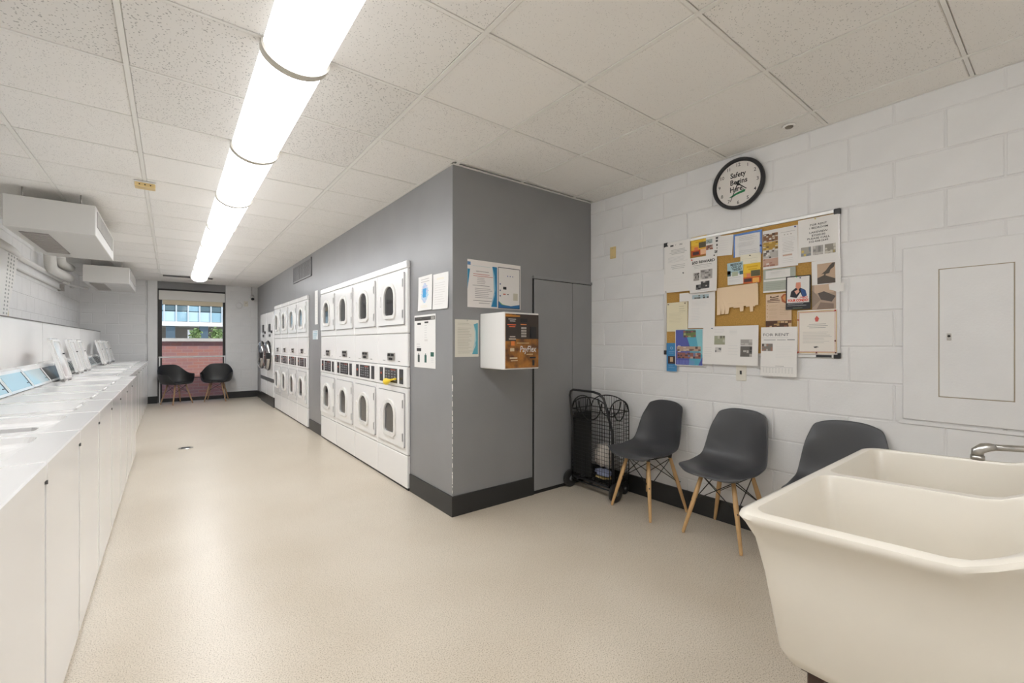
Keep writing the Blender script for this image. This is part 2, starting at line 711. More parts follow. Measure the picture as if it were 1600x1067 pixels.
# chipped paint along the outer corner
bm = bmesh.new()
z = 0.17
while z < 1.05:
    h = random.uniform(0.008, 0.05)
    w_ = random.uniform(0.003, 0.008)
    bbox(bm, XC - .0012, XC + w_ * .3, YC - .0012, YC + w_, z, z + h)
    z += h + random.uniform(0.0, 0.035)
link('paint_chips', to_mesh(bm, 'paint_chips', flat((0.8, 0.78, 0.75))), wg)

# half-height white panel wall behind the washers
bw = box('wall_washer_backing', XL, -1.10, -.5, 11.80, 0, 1.495, M['white_board'])
tag(bw, 'white half-height panel behind the row of washers', 'wall', kind=S)
box('cap_strip', XL, -1.092, -.5, 11.81, 1.495, 1.505, mat('cap_grey', (0.16, 0.15, 0.14), 0.5), bw)
for y in (6.9, 9.4):
    box('panel_joint', -1.1, -1.0985, y, y + .006, 0.9, 1.495, mat('joint', (0.62, 0.61, 0.6), 0.5), bw)

# baseboards
def baseboard(name, x0, x1, y0, y1, face, label):
    o = boxes(name, [(x0, x1, y0, y1, 0, 0.148)], M['black_rubber'])
    tag(o, label, 'baseboard', kind=S)
    return o


BT = 0.012
baseboard('baseboard_front', XC - BT, 2.415, YC - BT, YC, 'y', 'black baseboard under the payment box')
baseboard('baseboard_corridor', XC - BT, XC, YC, 3.535, 'x', 'black baseboard between the grey corner and first dryer')
baseboard('baseboard_pier', XC - BT, XC, 6.31, 7.02, 'x', 'baseboard of the grey pier between the dryer banks')
baseboard('baseboard_corner', XC - BT, XC, 11.24, YE, 'x', 'baseboard at the far end of the dryer wall')
baseboard('baseboard_right', XR - 0.02, XR, YB, YC, 'x', 'black baseboard behind the chairs')
baseboard('baseboard_end', OX1, XC - BT, YE - .02, YE, 'y', 'black baseboard right of the tall window')
baseboard('baseboard_pilaster', -0.385, OX0, YE - .065, YE - .05, 'y', 'dark baseboard left of the tall window')

# ------------------------------------------------------------------ ceiling
ce = box('ceiling', XL - .1, XR + .1, YB - .1, YE + .2, ZC + .02, ZC + .14, M['tgrid'])
tag(ce, 'suspended white ceiling of speckled tiles', 'ceiling', kind=S)
TM = [tile_mat('ceiling_tile_fine', (0.87, 0.855, 0.83), 95, .18, .62),
      tile_mat('ceiling_tile_coarse', (0.82, 0.805, 0.78), 80, .22, .58),
      tile_mat('ceiling_tile_pale', (0.89, 0.875, 0.85), 110, .14, .68)]
YA = 0.9305
rows = [YA + 0.6096 * k for k in range(-7, 20)]
X0c = 1.0536
colsL = [XL, -0.1656 - .6096, -0.1656, X0c, XC]
colsR = [X0c, X0c + .6096, X0c + 2 * .6096, X0c + 3 * .6096, XR]
tcache = {}


def ceil_tile(xa, xb, ya, yb, kind):
    w, h = xb - xa - .024, yb - ya - .020
    if w < .03 or h < .03:
        return
    key = (round(w, 3), round(h, 3), kind)
    if key not in tcache:
        bm = bmesh.new()
        bbox(bm, -w / 2, w / 2, -h / 2, h / 2, -0.004, .012, 0.004)
        tcache[key] = to_mesh(bm, 'ceiling_tile', TM[kind])
    o = bpy.data.objects.new('ceiling_tile', tcache[key])
    COL.objects.link(o)
    o.parent = ce
    o.location = ((xa + xb) / 2, (ya + yb) / 2, ZC + .006 + random.uniform(-.001, .001))


for k in range(len(rows)):
    ya = max(YB, rows[k])
    yb = min(YE, rows[k] + .6096)
    if yb - ya < .03:
        continue
    right_side = (ya + yb) / 2 < YC
    for i in range(4):
        a, b = colsL[i], colsL[i + 1]
        if right_side and i == 3:
            continue
        kd = random.choice([0, 0, 0, 2])
        if i < 2 and k in (6, 7, 9) or i == 2 and k in (9, 10):
            kd = 1
        ceil_tile(a, b, ya, yb, kd)
    if right_side:
        for i in range(4):
            ceil_tile(colsR[i], colsR[i + 1], ya, min(yb, YC), random.choice([0, 0, 2]))
# T-bar grid
gb = []
for x in (-0.1656 - .6096, -0.1656, X0c):
    gb.append((x - .0105, x + .0105, YB, YE))
for i in (1, 2, 3):
    gb.append((colsR[i] - .0105, colsR[i] + .0105, YB, YC))
for y in rows[1:]:
    if YB < y < YE:
        gb.append((XL, XC if y > YC else XR, y - .0075, y + .0075))
gb += [(XL, XL + .02, YB, YE), (XR - .02, XR, YB, YC), (XC - .02, XC, YC, YE), (XC, XR, YC - .02, YC)]
for a in gb:
    lo = .0 if a[3] - a[2] > .1 else .0008
    box('grid_bar', a[0], a[1], a[2], a[3], ZC + lo, ZC + .006, M['tgrid'], ce)

# ------------------------------------------------------------------ fluorescent fixtures
LAMP = emit('lit_diffuser', (0.965, 0.98, 1.0), LAMP_L)
# the tubes sit over the middle of the lens, so the lens is brightest there and weaker at its edges
_nt = LAMP.node_tree
_tc = _nt.nodes.new('ShaderNodeTexCoord')
_sx = _nt.nodes.new('ShaderNodeSeparateXYZ')
_ab = _nt.nodes.new('ShaderNodeMath')
_ab.operation = 'ABSOLUTE'
_mr = _nt.nodes.new('ShaderNodeMapRange')
_mr.interpolation_type = 'SMOOTHSTEP'
_mr.inputs['From Min'].default_value = 0.05
_mr.inputs['From Max'].default_value = 0.135
_mr.inputs['To Min'].default_value = LAMP_L * 1.35
_mr.inputs['To Max'].default_value = LAMP_L * 0.12
_nt.links.new(_tc.outputs['Object'], _sx.inputs[0])
_nt.links.new(_sx.outputs['X'], _ab.inputs[0])
_nt.links.new(_ab.outputs[0], _mr.inputs['Value'])
_nt.links.new(_mr.outputs[0], _nt.nodes['Principled BSDF'].inputs['Emission Strength'])
LX, LW, LD, LL = 0.447, 0.27, 0.085, 1.2192


def make_fixture():
    t = thing('ceiling_light', 'x', 'light', (LX, 0, ZC), 'row of fluorescent wrap lights along the ceiling', world=False)
    bm = bmesh.new()
    bbox(bm, -LW / 2 + .006, LW / 2 - .006, .004, LL - .004, -.012, -.003)
    link('housing', to_mesh(bm, 'housing', M['pan']), t)
    N = 16
    prof = [(-LW / 2 * math.cos(PI * i / N), -.010 - LD * math.sin(PI * i / N) ** 1.15) for i in range(N + 1)]
    bm = bmesh.new()
    prism_bm(bm, [(x, .024, z) for x, z in prof], (0, LL - .048, 0))
    link('diffuser', to_mesh(bm, 'diffuser', LAMP, True), t)
    for y in (.001, LL - .025):
        bm = bmesh.new()
        prof2 = [(x * 1.05, z - .014) for x, z in prof]
        prism_bm(bm, [(prof2[0][0], y, -.003)] + [(x, y, z) for x, z in prof2] + [(prof2[-1][0], y, -.003)], (0, .024, 0))
        link('end_band', to_mesh(bm, 'end_band', M['band']), t)
    return t


fx = make_fixture()
for k in range(11):  # the two rearmost lights are unseen additions that brighten the right side
    f = fx if k == 0 else copy_tree(fx)
    f.location = (LX, 2.165 - 4 * LL + k * LL, ZC)
    if k < 3:
        f['label'] = ('added unseen fluorescent ceiling light behind the viewpoint, end of the row', 'added unseen fluorescent ceiling light just behind the viewpoint', 'glowing fluorescent ceiling light straight above the viewpoint')[k]
    else:
        f['label'] = ('glowing fluorescent ceiling light at the far end of the row' if k == 10 else
                      'glowing fluorescent ceiling light, %s in view counted from the viewpoint' % ORD[k - 3])

# ================================================================== washers on the left
WTOP = 0.90
WW = 0.655


def deck_bm(bm, open_lid):
    """top deck with a recessed seat; local x: 0 front, -0.72 back; y 0..WW."""
    y0, y1 = .004, WW - .004
    xf, xb = 0.0, -0.72
    hx0, hx1, hy0, hy1 = -.11, -.56, .13, WW - .13 + 0
    out = [(xb, y0), (xf, y0), (xf, y1), (xb, y1)]
    N = 6
    rr = rrect(abs(hx1 - hx0), hy1 - hy0 + .1, .05, N)
    cx, cy = (hx0 + hx1) / 2, (hy0 + hy1) / 2
    inner = [(cx + x, cy + y) for x, y in rr]
    n = len(inner)

    def onrect(px_, py_):
        dx, dy = px_ - cx, py_ - cy
        sx = (xf - cx) / dx if dx > 1e-9 else ((xb - cx) / dx if dx < -1e-9 else 1e9)
        sy = (y1 - cy) / dy if dy > 1e-9 else ((y0 - cy) / dy if dy < -1e-9 else 1e9)
        s = min(sx, sy)
        return (cx + dx * s, cy + dy * s)
    # corner-exact outer ring
    outer = []
    for i, (a, b) in enumerate(inner):
        outer.append(onrect(a, b))
    corners = [(xf, y1), (xb, y1), (xb, y0), (xf, y0)]
    for q, c in enumerate(corners):
        best = min(range(n), key=lambda i: (outer[i][0] - c[0]) ** 2 + (outer[i][1] - c[1]) ** 2)
        outer[best] = c
    zt = WTOP
    rings = [[(x, y, zt - .055) for x, y in outer], [(x, y, zt - .006) for x, y in outer],
             [(x + (cx - x) * .012, y + (cy - y) * .014, zt) for x, y in outer],
             [(x, y, zt) for x, y in inner],
             [(cx + (x - cx) * .96, cy + (y - cy) * .96, zt - .022) for x, y in inner],
             [(cx + (x - cx) * .80, cy + (y - cy) * .80, zt - .03) for x, y in inner]]
    # round tub mouth
    R = .185
    rings.append([])
    for (x, y) in inner:
        a = math.atan2(y - cy, x - cx)
        rings[-1].append((cx + R * math.cos(a), cy + R * math.sin(a), zt - .036))
    rings.append([(cx + (x - cx) * .97, cy + (y - cy) * .97, zt - .09) for x, y, _ in rings[-1]])
    vs = [[bm.verts.new(p) for p in r] for r in rings]
    for a, b in zip(vs[:-1], vs[1:]):
        for i in range(n):
            j = (i + 1) % n
            bm.faces.new((a[i], a[j], b[j], b[i]))
    return cx, cy, R


def make_washer(lid, screen):
    t = thing('washing_machine', 'x', 'washer', (0, 0, 0), 'top-load washers in the left row', world=False)
    xb = -.72
    bm = bmesh.new()
    bbox(bm, xb, -.004, .005, WW - .005, .02, WTOP - .053)
    bmesh.ops.bevel(bm, geom=[e for e in bm.edges if abs(e.verts[0].co.z - e.verts[1].co.z) > .5], offset=.008, segments=2, affect='EDGES')
    bmesh.ops.delete(bm, geom=[f for f in bm.faces if f.normal.z > .9 or f.calc_center_median().z > WTOP - .06], context='FACES')
    link('cabinet', to_mesh(bm, 'cabinet', M['enamel']), t)
    box('toe_base', xb + .02, -.03, .012, WW - .012, 0, .03, M['dark'], t)
    bm = bmesh.new()
    cx, cy, R = deck_bm(bm, lid)
    link('top_deck', to_mesh(bm, 'top_deck', M['enamel'], False), t)
    bm = bmesh.new()
    rg = [[(cx + R * k * math.cos(2 * PI * i / 24), cy + R * k * math.sin(2 * PI * i / 24), WTOP + z) for i in range(24)] for k, z in ((.985, -.088), (1.0, -.12), (1.0, -.42))]
    vv = [[bm.verts.new(p) for p in r] for r in rg]
    for a, b in zip(vv[:-1], vv[1:]):
        for i in range(24):
            bm.faces.new((a[i], a[(i + 1) % 24], b[(i + 1) % 24], b[i]))
    bm.faces.new(vv[-1])
    tb = link('tub', to_mesh(bm, 'tub', mat('tub_steel', (.10, .10, .105), .35, metal=.5)), t)
    tube('agitator', [(cx, cy, WTOP - .418), (cx, cy, WTOP - .36), (cx, cy, WTOP - .20), (cx, cy, WTOP - .15)], [.11, .06, .045, .03], mat('agitator_grey', (.25, .25, .26), .4), tb, 14)
    box('seam_shade_strip', xb, -.010, .0003, .0045, .02, WTOP - .012, mat('seam_shade_grey', (0.22, 0.22, 0.22), .5), t)  # grey strip darkens the gap between washers, shade put into colour
    box('corner_clip', -.010, .001, .002, .009, WTOP - .072, WTOP - .060, mat('trim_dark', (0.12, 0.12, 0.12), .5), t)
    # console
    yA, yB_ = .012, WW - .012
    zt = WTOP
    prof = [(-.60, zt - .002), (-.575, zt + .012), (-.66, zt + .165), (-.69, zt + .18), (-.72, zt + .175), (-.72, zt - .002)]
    con = prism('console', [(x, yA, z) for x, z in prof], (0, yB_ - yA, 0), M['enamel'], t)
    d = Vector((-.085, 0, .153)).normalized()
    nrm = Vector((.153, 0, .085)).normalized()
    o0 = Vector((-.575, 0, zt + .012)) + d * .018

    def panel(name, ya, yb, h0, h1, m, lift, par):
        bm2 = bmesh.new()
        p = [o0 + d * h0 + Vector((0, ya, 0)), o0 + d * h0 + Vector((0, yb, 0)), o0 + d * h1 + Vector((0, yb, 0)), o0 + d * h1 + Vector((0, ya, 0))]
        prism_bm(bm2, [q - nrm * .002 for q in p], nrm * (lift + .002))
        link(name, to_mesh(bm2, name, m), par)
    sm = {'blue': mat('pale_blue_panel', (0.50, 0.66, 0.72), .12, coat=.5), 'teal': mat('teal_panel', (0.06, 0.19, 0.26), .2),
          'black': mat('black_panel', (.02, .02, .02), .25), 'grey': mat('grey_panel', (.30, .34, .35), .3)}
    panel('display_panel', .03, WW - .075, 0.0, .132, sm[screen], .003, con)
    panel('side_strip', WW - .072, WW - .05, 0.0, .132, sm['black'], .0035, con)
    if screen == 'grey':
        for q in range(4):
            panel('button_column', .07 + q * .12, .12 + q * .12, .015, .12, sm['black'], .0045, con)
    panel('key', WW - .13, WW - .075, .03, .037, sm['black'], .005, con)
    # lid
    Lx, Ly, th = .43, WW - .24, .022
    bm = bmesh.new()
    outl = rrect(Ly, Lx, .05, 5)
    pr = [(0, x, y + Lx / 2) for x, y in outl]         # x = thickness axis, hinge at z=0
    prism_bm(bm, pr, (th, 0, 0))
    if lid == 'open':
        me = to_mesh(bm, 'lid', M['enamel'])
        l = link('lid', me, t)
        l.location = (-.53, WW / 2, WTOP + .0)
        l.rotation_euler = (0, math.radians(-14), 0)
        bm = bmesh.new()
        frame_prism(bm, rrect(Ly - .03, Lx - .03, .045, 5), rrect(Ly - .07, Lx - .07, .04, 5),
                    lambda x, y, dd: Vector((th + dd, x, y + Lx / 2)), 0, .012)
        link('lid_rib', to_mesh(bm, 'lid_rib', M['plastic_white']), l)
        for hy in (-Ly / 2 + .01, Ly / 2 - .05):
            box('hinge', -.004, th, hy, hy + .04, -.012, .03, mat('hinge_grey', (.25, .24, .23), .4), l)
        tube('bumper', [(th, Ly / 2 - .03, Lx * .62), (th + .014, Ly / 2 - .03, Lx * .62)], .008, M['black'], l, 8)
    else:
        l = link('lid', to_mesh(bm, 'lid', M['enamel']), t)
        l.location = (-.555, WW / 2, WTOP + .004)
        l.rotation_euler = (0, math.radians(90), 0)
        box('lid_handle', .002, .012, -.09, .09, Lx - .02, Lx + .008, M['plastic_white'], l, .003)
    return t


protos = {}
wash = []
for g, (xf, ys, n) in enumerate(((-0.31, 1.355, 8), (-0.375, 6.66, 8))):
    for k in range(n):
        i = g * 8 + k
        lid = 'open' if i in (0, 1, 2, 7, 9, 10, 13, 14, 15) else 'closed'
        scr = 'blue' if i < 7 else ('black' if i == 7 else ('teal' if i == 8 else 'grey'))
        key = (lid, scr)
        if key in protos:
            w = copy_tree(protos[key])
        else:
            w = protos[key] = make_washer(lid, scr)
        w.location = (xf, ys + k * WW, 0)
        if i == 0:
            lb = 'white top-load washer nearest the viewpoint, cut by the left edge'
        elif i == 15:
            lb = 'white top-load washer at the far end of the left row'
        elif i < 8:
            lb = 'white top-load washer, %s from the viewpoint, %s' % (ORD[i], 'lid raised' if lid == 'open' else 'lid shut')
        else:
            lb = 'white top-load washer, %s from the far wall, %s' % (ORD[15 - i], 'lid raised' if lid == 'open' else 'lid shut')
        w['label'] = lb

# ================================================================== dryers on the right
DX = 1.607


def make_dryer(w):
    """stacked tumble dryer; local: x=0 front plane, y from 0 (near) to w (far), z up."""
    t = thing('stacked_dryer', 'x', 'dryer', (0, 0, 0), 'stacked dryers set into the grey wall', world=False)
    g = .003
    D = .03
    e = M['enamel2']
    box('base_panel', .002, D, g, w - g, .02, .297, e, t, .004)
    box('toe_gap', .012, D, g, w - g, 0, .022, M['dark'], t)
    box('lower_body', 0, D, g, w - g, .303, .882, e, t, .006)
    box('upper_body', 0, D, g, w - g, 1.363, 1.925, e, t, .006)
    box('top_cap', -.006, D, g, w - g, 1.928, 1.99, e, t, .006)
    mid = box('coin_panel', .004, D, g, w - g, 1.073, 1.358, e, t, .005)
    ctl = box('control_panel', -.006, D, g, w - g, .888, 1.068, e, t, .006)
    pm = mat('control_black', (.035, .035, .038), .25)
    gm = mat('control_grey', (.16, .16, .17), .3)
    for a, b in ((.07, .15), (.20, .49), (.53, .61)):
        p = box('control_screen', -.009, 0, a * w / .69, b * w / .69, .915, 1.045, pm, ctl)
    bl = []
    for zz in (.935, .96, .985, 1.01):
        for a in (.225, .29, .36, .42):
            bl.append((-.0105, -.005, a * w / .69, (a + .04) * w / .69, zz, zz + .014))
    boxes('button_rows', bl, gm, ctl)['kind'] = 'stuff'
    boxes('red_display', [(-.0105, -.005, .555 * w / .69, .585 * w / .69, .98, 1.0), (-.0105, -.005, .24 * w / .69, .34 * w / .69, 1.028, 1.036)], mat('print_red', (.45, .08, .04), .4), ctl)
    boxes('coin_slot', [(-.006, .01, .27 * w / .69, .43 * w / .69, 1.115, 1.185)], M['steel'], mid)
    boxes('slot_mark', [(-.008, .01, .28 * w / .69, .34 * w / .69, 1.155, 1.178), (-.008, .01, .36 * w / .69, .42 * w / .69, 1.155, 1.178), (-.008, .01, .31 * w / .69, .39 * w / .69, 1.12, 1.14),
                        (.0015, .01, .16 * w / .69, .2 * w / .69, 1.11, 1.114), (.0015, .01, .5 * w / .69, .56 * w / .69, 1.11, 1.114)], M['dark'], mid)
    glass = mat('dark_door_glass', (.03, .03, .032), .08, coat=.5)
    for zb, zt in ((.365, .835), (1.44, 1.89)):
        dw, dh = w - .09, zt - zb
        cy, cz = .035 + dw / 2 + .012, (zb + zt) / 2
        outer = rrect(dw, dh, .012, 5)
        ww_, wh = .225, .265
        wz = -.005
        win = [(x, y + wz) for x, y in rrect(ww_, wh, .035, 5, .100)]
        rim = [(x, y + wz) for x, y in rrect(ww_ + .065, wh + .065, .06, 5, .13)]
        # door slab with a window hole, as a child of the dryer
        bm = bmesh.new()
        T3 = lambda x, y, d: Vector((-d, cy + x, cz + y))
        frame_prism(bm, outer, win, T3, 0.0, .016)
        door = link('door', to_mesh(bm, 'door', e), t)
        bm = bmesh.new()
        frame_prism(bm, rim, win, T3, .012, .03)
        link('window_rim', to_mesh(bm, 'window_rim', M['plastic_white'], False), door)
        bm = bmesh.new()
        prism_bm(bm, [T3(x * 1.02, y * 1.02, .006) for x, y in win], (-.010, 0, 0))
        link('window_glass', to_mesh(bm, 'window_glass', glass), door)
        for hz in (zb + .09, zt - .09):
            box('hinge', -.022, -.01, cy - dw / 2 + .004, cy - dw / 2 + .018, hz - .035, hz + .035, mat('hinge_steel', (.4, .4, .4), .3, metal=.6), door)
        box('door_grip', -.024, -.012, cy + dw / 2 - .085, cy + dw / 2 - .07, cz - .05, cz + .05, M['plastic_white'], door, .003)
        # dark reveal line around the door
        bm = bmesh.new()
        frame_prism(bm, rrect(dw + .01, dh + .01, .014, 5), rrect(dw - .002, dh - .002, .012, 5), T3, .001, .0035)
        link('door_gap', to_mesh(bm, 'door_gap', gm), door)
    return t


dw1, dw2 = .688, .656
dr1 = make_dryer(dw1)
for k in range(4):
    d = dr1 if k == 0 else copy_tree(dr1)
    d.location = (DX, 3.54 + k * dw1, 0)
    d['label'] = ['white stacked dryer nearest the grey corner, yellow scoop at its controls', 'white stacked dryer, second from the grey corner',
                  'white stacked dryer, third from the grey corner', 'white stacked dryer just before the grey pier'][k]
dr2 = make_dryer(dw2)
for k in range(4):
    d = dr2 if k == 0 else copy_tree(dr2)
    d.location = (DX, 7.04 + k * dw2, 0)
    d['label'] = ['white stacked dryer just past the grey pier', 'white stacked dryer, second past the grey pier',
                  'white stacked dryer, third past the grey pier', 'white stacked dryer touching the round-door machines'][k]

# yellow scoop stuck on the first dryer's control strip
sc = thing('scoop', 'bright yellow plastic scoop hung on the nearest dryer controls', 'scoop', (DX - .045, 3.85, .89))
bm = bmesh.new()
prof = [(-.034, 3.905, .925, .030), (-.034, 3.885, .922, .031), (-.034, 3.855, .928, .024), (-.03, 3.82, .94, .010), (-.028, 3.74, .953, .007)]
tube_bm(bm, [(DX + p[0] - .012, p[1], p[2]) for p in prof], [p[3] for p in prof], 12)
link('bowl', to_mesh(bm, 'bowl', M['yellow'], True), sc)
tube('handle', [(DX - .04, 3.745, .952), (DX - .038, 3.70, .957)], [.008, .010], M['yellow'], sc)

# front-load machines with round doors
def make_frontload(w):
    t = thing('front_load_washer', 'x', 'washer', (0, 0, 0), 'round-door machines at the far end', world=False)
    e = M['enamel2']
    g = .004
    box('upper_panel', 0, .03, g, w - g, .56, 1.90, e, t, .008)
    box('lower_panel', .004, .03, g, w - g, .20, .49, e, t, .006)
    box('trim_strip', -.004, .03, g, w - g, .495, .555, mat('dark_trim', (.10, .10, .10), .4), t)
    box('kick_base', .01, .03, g, w - g, 0, .195, M['black'], t)
    box('card_reader', -.012, .01, w * .38, w * .62, 1.50, 1.66, M['black'], t)
    box('coin_box', -.02, .01, w * .12, w * .22, 1.47, 1.52, M['black'], t)
    box('button_pad', -.008, .01, w * .38, w * .60, 1.40, 1.45, M['black'], t)
    cy, cz, R = w / 2, 1.02, .27
    bm = bmesh.new()
    u, v = Vector((0, 1, 0)), Vector((0, 0, 1))
    prof = [(0, R + .02), (-.05, R + .02), (-.085, R), (-.095, R - .04), (-.085, R - .06)]
    rings = [[bm.verts.new(q) for q in ring_pts(Vector((x, cy, cz)), 28, u, v, r)] for x, r in prof]
    for a, b in zip(rings[:-1], rings[1:]):
        for i in range(28):
            bm.faces.new((a[i], a[(i + 1) % 28], b[(i + 1) % 28], b[i]))
    dr = link('door_ring', to_mesh(bm, 'door_ring', M['chrome'], True), t)
    bm = bmesh.new()
    prof = [(-.02, R + .03), (-.045, R + .03)]
    tube_bm(bm, [(x, cy, cz) for x, r in prof], [r for x, r in prof], 28)
    link('gasket', to_mesh(bm, 'gasket', M['black'], False), dr)
    bm = bmesh.new()
    prof = [(-.09, R - .055), (-.105, R * .55), (-.11, .01)]
    tube_bm(bm, [(x, cy, cz) for x, r in prof], [r for x, r in prof], 28)
    link('door_glass', to_mesh(bm, 'door_glass', mat('dark_door_glass', (.03, .03, .032), .08), True), dr)
    box('door_handle', -.11, -.04, cy - R - .04, cy - R + .02, cz - .06, cz + .06, M['black'], dr, .006)
    return t


fl = make_frontload(.766)
for k in range(2):
    f = fl if k == 0 else copy_tree(fl)
    f.location = (DX - .022, 9.675 + k * .768, 0)
    f['label'] = ['large front-load machine with round chrome door beside the dryers', 'large front-load machine with round chrome door nearest the far wall'][k]

# ================================================================== grey wall fittings
# wall grille high on the dryer wall
vt = thing('wall_vent', 'dark slotted air grille high on the dryer wall', 'vent', (XC, 7.45, 2.26))
y0, y1, z0, z1 = 6.90, 8.08, 2.265, 2.54
box('vent_back', XC - .004, XC, y0, y1, z0, z1, mat('vent_dark', (.09, .09, .09), .6), vt)
boxes('vent_frame', [(XC - .016, XC, y0, y1, z0, z0 + .018), (XC - .016, XC, y0, y1, z1 - .018, z1), (XC - .016, XC, y0, y0 + .02, z0, z1), (XC - .016, XC, y1 - .02, y1, z0, z1)], M['grey'], vt)
for k in range(13):
    zz = z0 + .024 + k * (z1 - z0 - .05) / 12
    box('slat', XC - .012, XC - .002, y0 + .02, y1 - .02, zz, zz + .008, M['grey'], vt)
for k in range(5):
    yy = y0 + (y1 - y0) * (k + 1) / 6
    box('mullion', XC - .013, XC - .002, yy - .006, yy + .006, z0 + .01, z1 - .01, M['grey'], vt)

# bifold closet door in the grey front face
bd = thing('door_1', 'grey painted folding closet door beside the white block wall', 'door', (2.77, YC, 0))
bd['kind'] = S
for a, b in ((2.418, 2.872), (2.876, 3.128)):
    box('leaf', a, b, YC - .014, YC, .03, 1.815, M['greydoor'], bd, .003)
box('door_gap', 2.412, 3.131, YC - .004, YC, 0, .03, M['dark'], bd)
boxes('track', [(2.405, 3.131, YC - .022, YC, 1.82, 1.842)], M['greydoor'], bd)
boxes('track_shadow_gap', [(2.412, 3.131, YC - .010, YC, 1.812, 1.822), (2.872, 2.876, YC - .009, YC, .03, 1.815), (2.408, 2.418, YC - .009, YC, .03, 1.83)], M['dark'], bd)

# payment box
pb = thing('payment_kiosk', 'white wall box with orange brown PayFlex front panel', 'payment box', (2.04, YC, 1.085))
BX0, BX1, BY, BZ0, BZ1 = 1.878, 2.205, 2.509, 1.084, 1.499
box('cabinet', BX0, BX1, BY, YC, BZ0, BZ1, mat('kiosk_white', (.80, .79, .77), .35), pb, .005)


def grain_mat():
    m = mat('rusty_print', (.30, .12, .03), .4)
    nt = m.node_tree
    b = nt.nodes['Principled BSDF']
    tc = nt.nodes.new('ShaderNodeTexCoord')
    n = nt.nodes.new('ShaderNodeTexNoise')
    n.inputs['Scale'].default_value = 14
    n.inputs['Detail'].default_value = 8
    r = nt.nodes.new('ShaderNodeValToRGB')
    r.color_ramp.elements[0].position = .35
    r.color_ramp.elements[0].color = (.12, .05, .02, 1)
    r.color_ramp.elements[1].position = .7
    r.color_ramp.elements[1].color = (.50, .20, .03, 1)
    nt.links.new(tc.outputs['Object'], n.inputs['Vector'])
    nt.links.new(n.outputs['Fac'], r.inputs['Fac'])
    nt.links.new(r.outputs['Color'], b.inputs['Base Color'])
    return m


fp = box('front_panel', BX0 + .008, BX1 - .008, BY - .004, BY, BZ0 + .01, BZ1 - .012, grain_mat(), pb)
px0, pz1, pw, ph = BX0 + .008, BZ1 - .012, BX1 - BX0 - .016, BZ1 - BZ0 - .022


def kp(name, a, b, c, d, m, depth=.002):
    return box(name, px0 + a * pw, px0 + b * pw, BY - .004 - depth, BY - .0035, pz1 - d * ph, pz1 - c * ph, m, pb)


kp('dark_field', .30, 1.0, 0, .46, mat('kiosk_dark', (.045, .035, .03), .35), .0006)
kp('dark_column', 0, .30, .06, .50, mat('kiosk_dark', (.045, .035, .03), .35), .0006)
kp('orange_line', 0, .42, .025, .05, flat((.6, .25, .04)), .0012)
kp('display_window', .44, .64, .08, .15, M['black'], .003)
kp('card_slot', .73, .92, .23, .44, M['black'], .006)
for r in range(4):
    for c in range(3):
        kp('key', .46 + c * .055, .50 + c * .055, .24 + r * .05, .275 + r * .05, flat((.45, .42, .38)), .003)
kp('orange_tag', .16, .26, .50, .585, flat((.75, .22, .05)), .0016)
kp('bill_slot', .72, .90, .80, .825, M['black'], .004)
kp('lock', .80, .85, .86, .96, M['black'], .008)
for a, b, c, d, col in ((.08, .30, .09, .105, (.6, .58, .55)), (.12, .28, .125, .14, (.6, .58, .55)), (.05, .3, .19, .21, (.7, .15, .07)), (.1, .28, .225, .245, (.7, .15, .07)), (.44, .62, .18, .2, (.7, .25, .08)),
                        (.12, .28, .41, .43, (.5, .45, .4)), (.09, .3, .45, .475, (.5, .42, .33)), (.13, .25, .63, .69, (.62, .5, .33)), (.12, .34, .80, .83, (.62, .5, .33)), (.15, .35, .85, .87, (.6, .45, .25)), (.33, .7, .53, .545, (.6, .42, .2)), (.62, .82, .74, .76, (.6, .42, .2))):
    kp('print_bar', a, b, c, d, flat(col), .0014)
vs, fs, w_ = text_geo('PayFlex', .012)
k_ = .50 * pw / w_
me = bpy.data.meshes.new('logo')
me.from_pydata([(px0 + .665 * pw + a * k_ + b * k_ * .18, BY - .0065, pz1 - .655 * ph + b * k_ * 1.25) for a, b in vs], [], fs)
me.materials.append(flat((.72, .70, .66)))
link('logo', me, pb)

# papers on the grey wall
CF = dict(u=(1, 0, 0), n=(0, -1, 0))
WF = dict(u=(0, -1, 0), n=(-1, 0, 0))
s = Sheet('poster', 'white instructions poster with blue waves above the payment box', 'poster', (1.763, YC, 1.910), w=.513, h=.362, off=.002, **CF, color=(.78, .74, .71))
s.rect(0, .05, .055, .12, (.12, .25, .45)).lines(.09, .43, .12, .14, 1, (.5, .6, .6))
s.poly([(0, .2), (.045, .2), (.02, .45), (.0, .62)], (.05, .28, .45))
s.poly([(.445, .10), (.535, .10), (.535, .97), (.43, .97), (.49, .7), (.48, .35)], (.03, .22, .42))
s.poly([(.445, .10), (.49, .3), (.505, .6), (.43, .97), (.42, .97), (.475, .66), (.465, .35)], (.25, .5, .62), .0011)
s.lines(.15, .40, .23, .24, 1, (.12, .10, .10)).lines(.1, .46, .29, .33, 2, (.5, .12, .1), .5)
s.lines(.17, .32, .37, .48, 4, (.35, .3, .3)).lines(.09, .45, .53, .56, 1, (.1, .1, .1)).lines(.13, .45, .59, .78, 6, (.38, .35, .35))
s.lines(.1, .46, .85, .86, 1, (.08, .08, .08)).lines(.2, .4, .90, .91, 1, (.08, .08, .08))
s.rect(.555, .085, .985, .99, (.06, .07, .08)).rect(.565, .10, .975, .975, (.76, .73, .70), .0009)
for q in range(3):
    s.text('o', .74 + q * .05, .265, .035, (.05, .10, .30), bold=.05, lift=.0014)
s.lines(.6, .93, .14, .15, 1, (.5, .5, .5)).lines(.62, .92, .34, .43, 4, (.55, .5, .48), .3, .2, True)
for q in (.44, .58, .70):
    s.rect(.585, q, .605, q + .03, (.03, .06, .2), .0014)
